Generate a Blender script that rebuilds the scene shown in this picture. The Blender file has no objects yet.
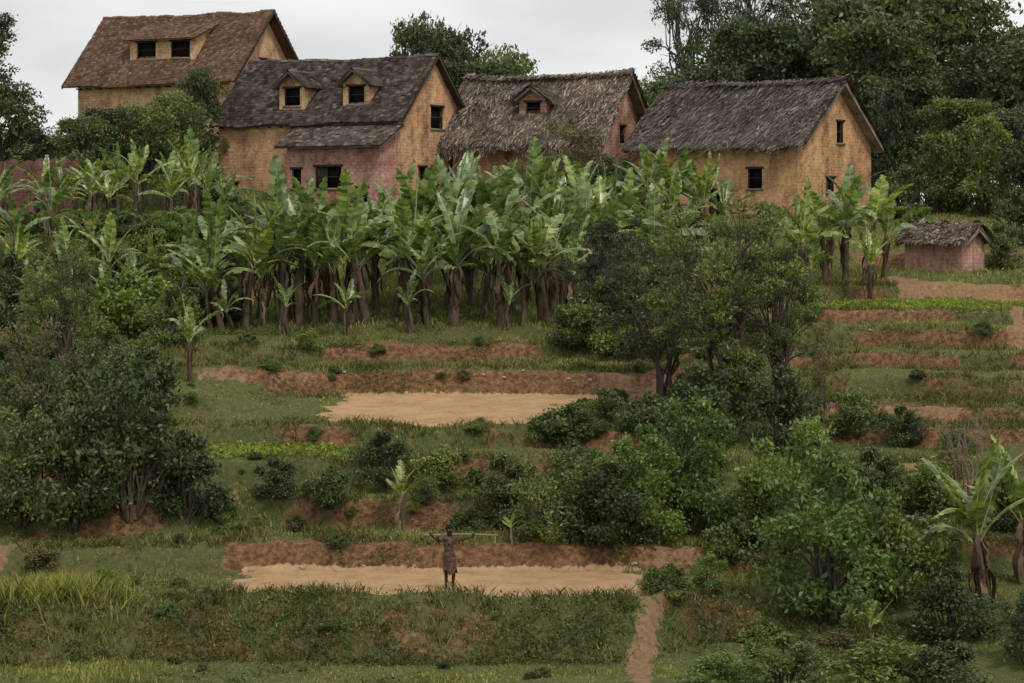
import bpy, math, random, bmesh
import numpy as np
from mathutils import Vector, Matrix
random.seed(7); R=np.random.RandomState(11)
F=2580.0; HZ=241.0; CZ=8.0
scene=bpy.context.scene
COL=scene.collection
rad=math.radians
# ------------------------------------------------------------ materials
def mat(name):
    m=bpy.data.materials.new(name); m.use_nodes=True
    nt=m.node_tree; nt.nodes.clear(); return m,nt
def N(nt,t,**kw):
    n=nt.nodes.new(t)
    for k,v in kw.items():
        if k=='inp':
            for a,b in v.items(): n.inputs[a].default_value=b
        else: setattr(n,k,v)
    return n
def L(nt,a,b): nt.links.new(a,b)
def c4(c): return (c[0],c[1],c[2],1)
def ramp(nt,stops):
    r=N(nt,'ShaderNodeValToRGB'); e=r.color_ramp.elements
    while len(e)<len(stops): e.new(.5)
    for i,(p,c) in enumerate(stops): e[i].position=p; e[i].color=c4(c)
    return r
def mixc(nt,fac,a,b,mode='MIX'):
    m=N(nt,'ShaderNodeMix',data_type='RGBA',blend_type=mode)
    for s,v in ((0,fac),(6,a),(7,b)):
        if isinstance(v,(int,float)): m.inputs[s].default_value=v
        elif isinstance(v,tuple): m.inputs[s].default_value=c4(v)
        else: L(nt,v,m.inputs[s])
    return m.outputs[2]
def out(nt,sh):
    o=N(nt,'ShaderNodeOutputMaterial'); L(nt,sh,o.inputs[0])
def noise(nt,scale,detail=4,vec=None,rough=.6):
    n=N(nt,'ShaderNodeTexNoise',inp={'Scale':scale,'Detail':detail,'Roughness':rough})
    if vec is not None: L(nt,vec,n.inputs['Vector'])
    return n.outputs[0]
def leafmat(name,stops,trans=.25,rough=.5,patch=.5,spec=.35,gain=1.0):
    m,nt=mat(name); stops=[(p,tuple(v*gain for v in c)) for p,c in stops]
    g=N(nt,'ShaderNodeNewGeometry'); r=ramp(nt,stops); L(nt,g.outputs['Random Per Island'],r.inputs[0])
    oi=N(nt,'ShaderNodeObjectInfo')
    nz=noise(nt,patch,3,g.outputs['Position'])
    rr=ramp(nt,[(.3,(.6,.62,.62)),(.7,(1.4,1.35,1.25))]); L(nt,nz,rr.inputs[0])
    c=mixc(nt,1.0,r.outputs[0],rr.outputs[0],'MULTIPLY')
    ro=ramp(nt,[(0,(.75,.78,.78)),(.5,(1,1,1)),(1,(1.35,1.2,.95))]); L(nt,oi.outputs['Random'],ro.inputs[0])
    c=mixc(nt,1.0,c,ro.outputs[0],'MULTIPLY')
    p=N(nt,'ShaderNodeBsdfPrincipled',inp={'Roughness':rough}); p.inputs['Specular IOR Level'].default_value=spec
    L(nt,c,p.inputs['Base Color'])
    if trans>0:
        t=N(nt,'ShaderNodeBsdfTranslucent'); 
        c2=mixc(nt,1.0,c,(1.3,1.35,.65),'MULTIPLY'); L(nt,c2,t.inputs[0])
        mx=N(nt,'ShaderNodeMixShader',inp={0:trans}); L(nt,p.outputs[0],mx.inputs[1]); L(nt,t.outputs[0],mx.inputs[2])
        out(nt,mx.outputs[0])
    else: out(nt,p.outputs[0])
    return m
M_dark=leafmat('leaf_dark',[(0,(.038,.054,.02)),(.6,(.058,.082,.029)),(1,(.10,.125,.045))],gain=1.2,trans=.22,rough=.42,spec=.5)
M_mid=leafmat('leaf_mid',[(0,(.055,.078,.024)),(.6,(.085,.117,.034)),(1,(.15,.18,.055))],gain=1.4,trans=.25,rough=.42,spec=.5)
M_bright=leafmat('leaf_bright',[(0,(.07,.11,.026)),(.6,(.105,.168,.04)),(1,(.18,.235,.06))],gain=1.3,trans=.27,rough=.42,spec=.5)
M_olive=leafmat('leaf_olive',[(0,(.06,.06,.028)),(.5,(.11,.11,.045)),(1,(.18,.155,.08))],gain=1.3)
M_grass=leafmat('grass_blades',[(0,(.09,.115,.03)),(.5,(.155,.19,.052)),(.8,(.24,.24,.085)),(1,(.38,.33,.18))],patch=.35,rough=.7,spec=.15,gain=1.35)
M_bankg=leafmat('bank_grass_shade_tone',[(0,(.055,.06,.026)),(.5,(.10,.112,.038)),(.8,(.18,.17,.07)),(1,(.32,.27,.15))],patch=.5,rough=.7,spec=.15,gain=1.05)  # darker than the terrace grass: shade of the banks put into the colour
M_crop=leafmat('crop_leaf',[(0,(.11,.16,.035)),(.6,(.17,.23,.05)),(1,(.26,.29,.08))],patch=.8,rough=.7,spec=.15,gain=1.15)
M_cover=leafmat('weed_leaf',[(0,(.05,.065,.022)),(.5,(.09,.115,.035)),(.85,(.15,.16,.055)),(1,(.2,.16,.09))],patch=.6,rough=.7,spec=.15,gain=1.2)
M_banana=leafmat('banana_leaf',[(0,(.06,.10,.03)),(.35,(.12,.185,.055)),(.75,(.20,.285,.09)),(1,(.36,.39,.17))],trans=.27,rough=.32,patch=.5,spec=.7,gain=1.05)
M_rib=leafmat('banana_rib',[(0,(.25,.3,.13)),(1,(.38,.42,.2))],trans=0)
def barkmat(name,a,b,sc=6):
    m,nt=mat(name); g=N(nt,'ShaderNodeTexCoord')
    mp=N(nt,'ShaderNodeMapping'); mp.inputs['Scale'].default_value=(3,3,.6); L(nt,g.outputs['Object'],mp.inputs[0])
    r=ramp(nt,[(.3,a),(.7,b)]); L(nt,noise(nt,sc,5,mp.outputs[0]),r.inputs[0])
    p=N(nt,'ShaderNodeBsdfPrincipled',inp={'Roughness':.9}); p.inputs['Specular IOR Level'].default_value=.1
    L(nt,r.outputs[0],p.inputs['Base Color'])
    bm=N(nt,'ShaderNodeBump',inp={'Strength':.5,'Distance':.03}); L(nt,noise(nt,sc*2,5,mp.outputs[0]),bm.inputs['Height']); L(nt,bm.outputs[0],p.inputs['Normal'])
    out(nt,p.outputs[0]); return m
M_bark=barkmat('bark',(.04,.03,.025),(.15,.12,.095))
M_stem=barkmat('banana_stem',(.045,.035,.027),(.19,.14,.10))
M_palestem=barkmat('pale_banana_stem',(.12,.11,.07),(.28,.25,.17))
M_dead=leafmat('dead_leaf',[(0,(.04,.03,.022)),(.6,(.11,.085,.06)),(1,(.26,.2,.15))],trans=.1,rough=.9,spec=.05)
M_wood=barkmat('old_wood',(.03,.024,.02),(.1,.075,.055),9)
M_palewood=barkmat('pale_wood',(.16,.12,.085),(.32,.26,.2),9)
def flat(name,c,rough=.8,sc=14,lo=.75,hi=1.2):
    m,nt=mat(name); g=N(nt,'ShaderNodeTexCoord')
    r=ramp(nt,[(.35,tuple(v*lo for v in c)),(.65,tuple(v*hi for v in c))]); L(nt,noise(nt,sc,4,g.outputs['Object']),r.inputs[0])
    p=N(nt,'ShaderNodeBsdfPrincipled',inp={'Roughness':rough}); p.inputs['Specular IOR Level'].default_value=.2; L(nt,r.outputs[0],p.inputs['Base Color']); out(nt,p.outputs[0]); return m
M_shadeboard=flat('interior_shade_board',(.006,.005,.005));  # near-black board behind window frames, the unlit room's shade as colour
M_skin=flat('dark_skin',(.045,.023,.015),.5); M_cloth=flat('brown_cloth',(.085,.055,.038),sc=16,lo=.3,hi=1.9); M_hair=flat('black_hair',(.01,.008,.007)); M_eye=flat('eye_white',(.5,.48,.45),.3)
M_stone=flat('pale_stone',(.38,.34,.29))
def wallmat(name,c1,c2,mortar,plaster,pl_amt,brick=(.36,.16)):
    m,nt=mat(name); uv=N(nt,'ShaderNodeUVMap'); g=N(nt,'ShaderNodeTexCoord')
    wob=N(nt,'ShaderNodeVectorMath',operation='SCALE',inp={'Scale':.07}); nn=N(nt,'ShaderNodeTexNoise',inp={'Scale':1.6,'Detail':4}); L(nt,uv.outputs[0],nn.inputs['Vector']); L(nt,nn.outputs['Color'],wob.inputs[0])
    ad=N(nt,'ShaderNodeVectorMath',operation='ADD'); L(nt,uv.outputs[0],ad.inputs[0]); L(nt,wob.outputs[0],ad.inputs[1])
    b=N(nt,'ShaderNodeTexBrick',inp={'Scale':1.0,'Mortar Size':.018,'Mortar Smooth':.6,'Bias':0.0,'Brick Width':brick[0],'Row Height':brick[1]})
    b.inputs['Color1'].default_value=c4(c1); b.inputs['Color2'].default_value=c4(c2); b.inputs['Mortar'].default_value=c4(mortar)
    L(nt,ad.outputs[0],b.inputs['Vector'])
    big=noise(nt,.6,8,g.outputs['Object'],.7)
    rp=ramp(nt,[(pl_amt-.04,(.92,.92,.92)),(pl_amt+.04,(0,0,0))]); L(nt,big,rp.inputs[0])
    fine=noise(nt,5,8,g.outputs['Object'],.75)
    pr=ramp(nt,[(.34,tuple(v*.76 for v in plaster)),(.66,tuple(v*1.2 for v in plaster))]); L(nt,fine,pr.inputs[0])
    c=mixc(nt,rp.outputs[0],b.outputs[0],pr.outputs[0])
    fr=ramp(nt,[(.34,(.72,.7,.68)),(.6,(1.14,1.13,1.1))]); L(nt,noise(nt,7,6,g.outputs['Object'],.75),fr.inputs[0]); c=mixc(nt,.8,c,fr.outputs[0],'MULTIPLY')
    st=ramp(nt,[(.36,(.55,.5,.48)),(.44,(.93,.9,.89)),(.52,(1.07,1.07,1.07)),(.66,(1.4,1.42,1.42))]); L(nt,noise(nt,.9,8,g.outputs['Object'],.72),st.inputs[0])
    c=mixc(nt,1.0,c,st.outputs[0],'MULTIPLY')
    mp=N(nt,'ShaderNodeMapping'); mp.inputs['Scale'].default_value=(1.6,1.6,.5); L(nt,g.outputs['Object'],mp.inputs[0])
    sr=ramp(nt,[(.38,(.6,.56,.54)),(.48,(1,1,1))]); L(nt,noise(nt,1.2,6,mp.outputs[0]),sr.inputs[0])
    c=mixc(nt,.6,c,sr.outputs[0],'MULTIPLY')
    p=N(nt,'ShaderNodeBsdfPrincipled',inp={'Roughness':.95}); p.inputs['Specular IOR Level'].default_value=.1
    L(nt,c,p.inputs['Base Color'])
    h2=N(nt,'ShaderNodeMath',operation='MULTIPLY',inp={1:-.6}); L(nt,b.outputs['Fac'],h2.inputs[0])
    inv=N(nt,'ShaderNodeMath',operation='MULTIPLY_ADD',inp={1:1.2}); L(nt,rp.outputs[0],inv.inputs[0]); L(nt,h2.outputs[0],inv.inputs[2])
    hm=N(nt,'ShaderNodeMath',operation='ADD'); L(nt,inv.outputs[0],hm.inputs[0]); L(nt,fine,hm.inputs[1])
    bm=N(nt,'ShaderNodeBump',inp={'Strength':.6,'Distance':.035}); L(nt,hm.outputs[0],bm.inputs['Height']); L(nt,bm.outputs[0],p.inputs['Normal'])
    out(nt,p.outputs[0]); return m
W_orange=wallmat('earth_brick_orange',(.55,.325,.175),(.47,.265,.14),(.36,.205,.115),(.62,.375,.195),.54)
W_mixed=wallmat('earth_brick_mixed',(.54,.315,.18),(.44,.245,.15),(.33,.20,.125),(.60,.365,.205),.52)
W_red=wallmat('earth_brick_red',(.47,.265,.19),(.36,.19,.135),(.25,.16,.12),(.54,.35,.26),.44)
W_pale=wallmat('earth_brick_pale',(.54,.365,.225),(.45,.28,.175),(.30,.205,.14),(.62,.41,.235),.53)
W_pink=wallmat('mud_plaster_pink',(.44,.25,.2),(.35,.185,.15),(.26,.155,.125),(.49,.29,.235),.52)
W_hut=wallmat('mud_plaster_hut',(.42,.24,.19),(.38,.21,.165),(.33,.18,.145),(.45,.265,.21),.75)
W_dark=wallmat('mud_wall_dark',(.17,.085,.07),(.13,.065,.052),(.09,.05,.04),(.19,.1,.08),.5)
def islandmat(name,stops,patch=.9,rough=.95,moss=(.05,.055,.03),mamt=.62,gain=1.0,pc=.5):
    m,nt=mat(name); g=N(nt,'ShaderNodeNewGeometry'); r=ramp(nt,[(p,tuple(v*gain for v in c)) for p,c in stops]); L(nt,g.outputs['Random Per Island'],r.inputs[0])
    nz=noise(nt,patch,6,g.outputs['Position'],.7); rr=ramp(nt,[(.32,(pc,pc,pc)),(.68,(2-pc,1.95-pc,1.9-pc))]); L(nt,nz,rr.inputs[0])
    c=mixc(nt,1.0,r.outputs[0],rr.outputs[0],'MULTIPLY')
    tc=N(nt,'ShaderNodeTexCoord')
    mr=ramp(nt,[(mamt-.05,(0,0,0)),(mamt+.1,(.8,.8,.8))]); L(nt,noise(nt,1.7,6,tc.outputs['Object'],.7),mr.inputs[0])
    c=mixc(nt,mr.outputs[0],c,moss)
    p=N(nt,'ShaderNodeBsdfPrincipled',inp={'Roughness':rough}); p.inputs['Specular IOR Level'].default_value=.15
    L(nt,c,p.inputs['Base Color'])
    bm=N(nt,'ShaderNodeBump',inp={'Strength':.4,'Distance':.03}); L(nt,noise(nt,12,4,tc.outputs['Object']),bm.inputs['Height']); L(nt,bm.outputs[0],p.inputs['Normal'])
    out(nt,p.outputs[0]); return m
R_tile_brown=islandmat('clay_tile_brown',[(0,(.10,.06,.042)),(.5,(.15,.09,.06)),(.85,(.19,.12,.08)),(1,(.25,.185,.14))],mamt=.68,gain=1.15,pc=.7)
R_tile_dark=islandmat('clay_tile_dark',[(0,(.035,.028,.025)),(.5,(.062,.05,.044)),(.85,(.095,.076,.065)),(1,(.19,.15,.13))],moss=(.15,.13,.105),mamt=.55,gain=1.2,pc=.6)
R_tile_porch=islandmat('clay_tile_weathered',[(0,(.045,.035,.03)),(.5,(.085,.068,.058)),(.85,(.13,.105,.09)),(1,(.24,.2,.17))],moss=(.17,.145,.115),mamt=.54,gain=1.15)
R_thatch=islandmat('old_thatch',[(0,(.05,.04,.034)),(.5,(.11,.09,.076)),(.85,(.18,.155,.13)),(1,(.3,.26,.22))],moss=(.07,.06,.05),mamt=.56,gain=1.15)
R_thatch2=islandmat('brown_thatch',[(0,(.055,.042,.032)),(.5,(.13,.102,.08)),(.85,(.22,.18,.145)),(1,(.38,.32,.26))],moss=(.08,.065,.05),mamt=.58,gain=1.3)
# ------------------------------------------------------------ mesh helpers
def mesh_np(name,V,Q,mats,mi=None,k=4,smooth=False):
    V=np.asarray(V,dtype=np.float32); Q=np.asarray(Q,dtype=np.int32)
    me=bpy.data.meshes.new(name); me.vertices.add(len(V)); me.vertices.foreach_set('co',V.ravel())
    n=len(Q); me.loops.add(n*k); me.loops.foreach_set('vertex_index',Q.ravel())
    me.polygons.add(n); me.polygons.foreach_set('loop_start',np.arange(n,dtype=np.int32)*k)
    me.polygons.foreach_set('loop_total',np.full(n,k,dtype=np.int32))
    if mi is not None: me.polygons.foreach_set('material_index',np.asarray(mi,dtype=np.int32))
    if smooth: me.polygons.foreach_set('use_smooth',np.ones(n,dtype=bool))
    for m in mats: me.materials.append(m)
    me.update(calc_edges=True); me.validate(); return me
class MB:
    def __init__(s): s.V=[];s.Q=[];s.M=[];s.n=0
    def add(s,V,Q,mi=0):
        V=np.asarray(V,dtype=float).reshape(-1,3); Q=np.asarray(Q,dtype=int).reshape(-1,4)
        s.V.append(V); s.Q.append(Q+s.n); s.M.append(np.full(len(Q),mi)); s.n+=len(V)
    def mesh(s,name,mats,smooth=False): return mesh_np(name,np.concatenate(s.V),np.concatenate(s.Q),mats,np.concatenate(s.M),4,smooth)
BQ=[(0,3,2,1),(4,5,6,7),(0,1,5,4),(1,2,6,5),(2,3,7,6),(3,0,4,7)]
def box(mb,a,b,mi=0,M=None):
    x0,y0,z0=a;x1,y1,z1=b
    V=np.array([(x0,y0,z0),(x1,y0,z0),(x1,y1,z0),(x0,y1,z0),(x0,y0,z1),(x1,y0,z1),(x1,y1,z1),(x0,y1,z1)],float)
    if M is not None: V=V@np.array(M.to_3x3()).T+np.array(M.translation)
    mb.add(V,BQ,mi)
def tube(mb,P,r,sides=6,mi=0):
    P=np.asarray(P,float); r=np.asarray(r,float); n=len(P)
    T=np.gradient(P,axis=0); T/=np.linalg.norm(T,axis=1)[:,None]+1e-9
    A0=np.cross(T[0],[1,0.2,0]); 
    if np.linalg.norm(A0)<.1: A0=np.cross(T[0],[0,1,0])
    AA=[A0/np.linalg.norm(A0)]
    for i in range(1,n):
        a=AA[-1]-T[i]*np.dot(AA[-1],T[i]); AA.append(a/np.linalg.norm(a))
    A=np.array(AA); B=np.cross(T,A)
    th=np.arange(sides)/sides*2*math.pi
    V=P[:,None,:]+r[:,None,None]*(A[:,None,:]*np.cos(th)[None,:,None]+B[:,None,:]*np.sin(th)[None,:,None])
    Q=[]
    for i in range(n-1):
        for j in range(sides):
            k=(j+1)%sides; Q.append((i*sides+j,i*sides+k,(i+1)*sides+k,(i+1)*sides+j))
    mb.add(V.reshape(-1,3),Q,mi)
def obj(name,data,parent=None,loc=None,rot=None,sc=None):
    o=bpy.data.objects.new(name,data); COL.objects.link(o)
    if parent: o.parent=parent
    if loc is not None: o.location=loc
    if rot is not None: o.rotation_euler=rot
    if sc is not None: o.scale=sc if hasattr(sc,'__len__') else (sc,sc,sc)
    return o
def tag(o,label,cat,group=None):
    o['label']=label; o['category']=cat
    if group: o['group']=group
def hsh(i,j,s): 
    v=np.sin(i*127.1+j*311.7+s*74.7)*43758.5453; return v-np.floor(v)
def vn(x,y,s=0):
    i=np.floor(x);j=np.floor(y);u=x-i;v=y-j;u=u*u*(3-2*u);v=v*v*(3-2*v)
    return (hsh(i,j,s)*(1-u)+hsh(i+1,j,s)*u)*(1-v)+(hsh(i,j+1,s)*(1-u)+hsh(i+1,j+1,s)*u)*v
def fbm(x,y,s=0,o=4):
    t=0;a=.5;f=1
    for k in range(o): t=t+a*vn(x*f,y*f,s+k);a*=.5;f*=2.03
    return t
def sm(t): t=np.clip(t,0,1); return t*t*(3-2*t)
# ------------------------------------------------------------ terrain
PC=np.array([(-60,-9,0),(0,-6,0),(30,-4,0),(45,-2.4,0),(49,-1.85,.1),(49.5,-1.15,.1),(50.2,-1.08,0),(55.9,-1.15,0),(56.3,-1.1,.4),(57.3,-.2,.4),(57.7,.1,.1),(57.95,.06,0),(58.1,0,0),(62.6,0,.2),(62.7,.1,1.3),(63.0,.55,1.3),(63.5,.62,.1),(65.2,.66,0),(65.3,.75,.8),(65.55,1.4,.75),(66.0,1.45,.1),(67.2,1.5,.1),(67.3,1.6,.85),(67.55,2.2,.8),(67.9,2.25,0),(70.8,2.3,0),(70.9,2.35,.9),(71.15,2.85,.85),(71.6,2.9,0),(72,2.86,.1),(79.3,3.25,.3),(79.4,3.35,1.1),(79.8,3.95,1.1),(80.4,4.05,.5),(82.2,4.1,.4),(83.3,4.12,0),(83.4,4.2,.8),(83.65,4.6,.7),(87,4.65,0),(88,4.9,.1),(100,6.8,.1),(110,8.3,.1),(120,9.,.1),(126,9.2,.1),(150,9.6,0),(250,10.5,0),(700,12,0)],float)
PR=np.array([(-60,-9,0),(0,-6,0),(30,-4,0),(45,-2.8,0),(50,-1.9,0),(57,-.9,0),(62.6,-.1,.1),(63.2,.5,.6),(65.3,.78,0),(67.3,2.1,.2),(70,2.3,0),(70.2,2.4,.7),(70.6,2.8,.6),(73,2.8,0),(73.1,2.85,.7),(73.4,3.25,.6),(76.8,3.3,0),(76.9,3.35,.95),(77.15,3.85,.9),(77.4,3.9,0),(80.5,3.92,0),(80.6,3.95,.9),(80.85,4.4,.85),(81.1,4.45,0),(84.5,4.48,0),(84.6,4.53,.95),(84.9,5.05,.9),(85.2,5.1,0),(89,5.12,0),(89.1,5.2,.85),(89.4,5.6,.8),(89.8,5.65,0),(96.5,5.7,0),(96.6,5.8,.9),(97.0,6.3,.85),(97.4,6.35,.1),(105,6.9,.1),(105.3,7.,.6),(105.9,7.5,.5),(112,8.0,0),(120,9.,0),(126,9.3,0),(150,10.2,0),(250,11,0),(700,12,0)],float)
PL=np.array([tuple(p) for p in PC if p[0]<71.9]+[(75,3.0,0),(75.1,3.05,.8),(75.4,3.55,.7),(75.8,3.6,0),(79.5,3.7,.1),(79.6,3.75,.9),(79.9,4.1,.8),(80.3,4.15,0),(83.3,4.2,0),(83.4,4.25,.6),(83.7,4.6,.5),(90,5.,0),(98.5,6.,0),(99,6.2,0),(100.2,8.,0),(101,8.2,0),(112,8.7,0),(120,9,0),(126,9.2,0),(150,9.6,0),(250,10.5,0),(700,12,0)],float)
def terr(x,d,detail=True):
    x=np.asarray(x,float); d=np.asarray(d,float)
    near=np.maximum(sm((d-55)/1.5)*(1-sm((d-63.5)/1.5)),sm((d-70.5)/1.2)*(1-sm((d-80.5)/1.5)))
    g=.15+.85*np.maximum(sm((np.abs(x+1.5)-5.5)/4),(1-near)*.75)
    w=g*(2.3*(vn(x*.2+3,d*.05,1)-.5)*2+1.0*(vn(x*.42+9,d*.1,7)-.5)*2)+.24*(vn(x*.9,d*.3,2)-.5)*2+.09*(vn(x*2.6,d*.7,9)-.5)*2
    w=w*sm((d-30)/10)*(1-sm((d-112)/8))
    w=w-2.6*sm((x-2.6)/2.2)*(1-sm((d-58.5)/3))*sm((d-52)/3)
    dw=d+w
    zc,sc=np.interp(dw,PC[:,0],PC[:,1]),np.interp(dw,PC[:,0],PC[:,2])
    zr,sr=np.interp(dw,PR[:,0],PR[:,1]),np.interp(dw,PR[:,0],PR[:,2])
    zl,sl=np.interp(dw,PL[:,0],PL[:,1]),np.interp(dw,PL[:,0],PL[:,2])
    wr=sm((x-4.5)/3); wl=sm((-x-6.5)/3)
    z=zc*(1-wr-wl)+zr*wr+zl*wl; s=sc*(1-wr-wl)+sr*wr+sl*wl
    br=np.clip(fbm(x*.4,d*.25,51,3)*4.5-1.35,0,1.2)
    lf=.3+.7*sm((x+8.6)/2); s=np.where(s>.98,s*.95*np.where(dw<64,lf,1)*np.where((dw<64)&(x<-7),np.clip(br,0,1),1),s*br)
    z=z+4.4*sm((d-124)/16)*sm((-x-6)/7)
    ed=(fbm(x*1.3,d*1.3,77)-.5)
    pad1=sm((x+6.8+ed*1.6)/.5)*sm((3.1-x+ed*1.6)/.5)*sm((dw-57.9-ed*.5)/.3)*sm((62.75-dw)/.12)
    xr=np.interp(dw,[72,75,79.5],[.2,1.9,2.8])+.4*np.sin(dw*2.1)
    pad2=sm((x+5.5-2.*ed)/.5)*sm((xr-x+2*ed)/.5)*sm((dw-72.3-ed*1.5)/.5)*sm((79.45-dw)/.2)
    pad=np.maximum(pad1,pad2)
    if detail:
        b=(fbm(x*.5,d*.5,20)-.5)*.35+(fbm(x*2.2,d*2.2,30,3)-.5)*.15
        z=z+b*(1-.93*pad)*sm((d-20)/20)
    return z,s,pad,dw
def hz(x,d): return float(terr(np.array([x]),np.array([d]))[0][0])
DD=np.arange(46,140,.1)
def hit(px,py):
    x=(px-512)*DD/F; z=terr(x,DD,False)[0]; p=HZ+F*(CZ-z)/DD
    k=np.argmax(p<=py); 
    return float(DD[k]) if p[k]<=py else 139.
def X(px,d): return (px-512)*d/F
paths=[([(705,575),(672,592),(655,612),(652,632),(640,655),(640,700)],.36),([(892,278),(915,288),(960,292),(1040,299)],.75),([(1000,296),(1016,308),(1022,322),(1015,345)],.42),([(770,402),(860,402),(950,408)],.35),([(110,373),(200,371),(310,374)],.3),([(238,478),(232,500),(222,530)],.26),([(915,470),(960,492),(1010,480)],.4),([(600,385),(660,392),(740,398)],.35),([(-10,548),(40,535),(75,520)],.3),([(640,562),(700,560),(745,552)],.3)]
PW=[]
for pts,w in paths:
    q=[]
    for (a,b) in pts:
        d=hit(a,b); q.append((X(a,d),d))
    PW.append((q,w))
def pathmask(x,d):
    m=np.zeros_like(x)
    wob=(fbm(x*1.5,d*1.5,44)-.5)*.8
    for q,w in PW:
        for (a,b) in zip(q[:-1],q[1:]):
            ax,ay=a;bx,by=b; L2=(bx-ax)**2+(by-ay)**2+1e-6
            t=np.clip(((x-ax)*(bx-ax)+(d-ay)*(by-ay))/L2,0,1)
            ds=np.hypot(x-ax-t*(bx-ax),(d-ay-t*(by-ay))*.7)+wob
            m=np.maximum(m,sm((w-ds)/.35))
    return m
xs=np.concatenate([np.linspace(-320,-31,18),np.arange(-30,-20,.3),np.arange(-20,22,.15),np.arange(22,30,.3),np.linspace(31,320,18)])
ds=np.concatenate([np.linspace(-60,45,20),np.arange(45.5,100,.085),np.arange(100,134,.3),np.linspace(135,700,36)])
GX,GD=np.meshgrid(xs,ds); Z,S,PAD,DWp=terr(GX,GD)
PM=pathmask(GX,GD)
nx,ny=len(xs),len(ds)
V=np.stack([GX,GD,Z],-1).reshape(-1,3)
I=np.arange(nx*ny).reshape(ny,nx)
Q=np.stack([I[:-1,:-1],I[:-1,1:],I[1:,1:],I[1:,:-1]],-1).reshape(-1,4)
m,nt=mat('hillside_earth')
at=N(nt,'ShaderNodeAttribute',attribute_name='mask'); sp=N(nt,'ShaderNodeSeparateColor'); L(nt,at.outputs['Color'],sp.inputs[0])
g=N(nt,'ShaderNodeNewGeometry'); pos=g.outputs['Position']
n1=noise(nt,1.2,7,pos,.7); n2=noise(nt,7,6,pos,.7)
gr=ramp(nt,[(.25,(.07,.08,.03)),(.5,(.14,.15,.055)),(.68,(.2,.2,.08)),(.85,(.22,.17,.09))]); L(nt,n2,gr.inputs[0])
rd=ramp(nt,[(.2,(.055,.03,.018)),(.42,(.16,.083,.043)),(.6,(.33,.185,.095)),(.8,(.5,.34,.2))]); L(nt,n2,rd.inputs[0])
pl=ramp(nt,[(.25,(.33,.19,.095)),(.42,(.5,.31,.16)),(.56,(.65,.42,.23)),(.75,(.74,.53,.33))]); 
ma=N(nt,'ShaderNodeMath',operation='MULTIPLY_ADD',inp={1:.6}); L(nt,n1,ma.inputs[0]); 
mb_=N(nt,'ShaderNodeMath',operation='MULTIPLY',inp={1:.4}); L(nt,n2,mb_.inputs[0]); L(nt,mb_.outputs[0],ma.inputs[2]); L(nt,ma.outputs[0],pl.inputs[0])
s1=N(nt,'ShaderNodeMath',operation='MULTIPLY_ADD',inp={1:1.8,2:-.95}); L(nt,n1,s1.inputs[0])
s2=N(nt,'ShaderNodeMath',operation='ADD'); L(nt,s1.outputs[0],s2.inputs[0]); L(nt,sp.outputs[0],s2.inputs[1])
s3=ramp(nt,[(.3,(0,0,0)),(.55,(1,1,1))]); L(nt,s2.outputs[0],s3.inputs[0])
c=mixc(nt,s3.outputs[0],gr.outputs[0],rd.outputs[0])
p1=N(nt,'ShaderNodeMath',operation='ADD'); p0=N(nt,'ShaderNodeMath',operation='MULTIPLY_ADD',inp={1:1.6,2:-.8}); L(nt,n2,p0.inputs[0]); L(nt,p0.outputs[0],p1.inputs[0]); L(nt,sp.outputs[1],p1.inputs[1])
p2=ramp(nt,[(.35,(0,0,0)),(.6,(1,1,1))]); L(nt,p1.outputs[0],p2.inputs[0])
c=mixc(nt,p2.outputs[0],c,pl.outputs[0])
pp=ramp(nt,[(.4,(0,0,0)),(.75,(.85,.85,.85))]); q1=N(nt,'ShaderNodeMath',operation='ADD'); L(nt,p0.outputs[0],q1.inputs[0]); L(nt,sp.outputs[2],q1.inputs[1]); L(nt,q1.outputs[0],pp.inputs[0])
pc=ramp(nt,[(.3,(.24,.13,.068)),(.7,(.5,.315,.18))]); L(nt,n2,pc.inputs[0])
c=mixc(nt,pp.outputs[0],c,pc.outputs[0])
pb=N(nt,'ShaderNodeBsdfPrincipled',inp={'Roughness':.95}); pb.inputs['Specular IOR Level'].default_value=.1
L(nt,c,pb.inputs['Base Color'])
bm=N(nt,'ShaderNodeBump',inp={'Strength':1.0,'Distance':.14}); L(nt,noise(nt,5,8,pos,.75),bm.inputs['Height']); L(nt,bm.outputs[0],pb.inputs['Normal'])
out(nt,pb.outputs[0])
me=mesh_np('hillside_ground',V,Q,[m],smooth=True)
ca=me.color_attributes.new('mask','FLOAT_COLOR','POINT')
cd=np.ones((nx*ny,4),dtype=np.float32); cd[:,0]=S.ravel(); cd[:,1]=PAD.ravel(); cd[:,2]=PM.ravel()
ca.data.foreach_set('color',cd.ravel())
o=obj('ground',me); o['kind']='structure'; o['label']='terraced red-earth hillside with grass and bare earth pads'
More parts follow.
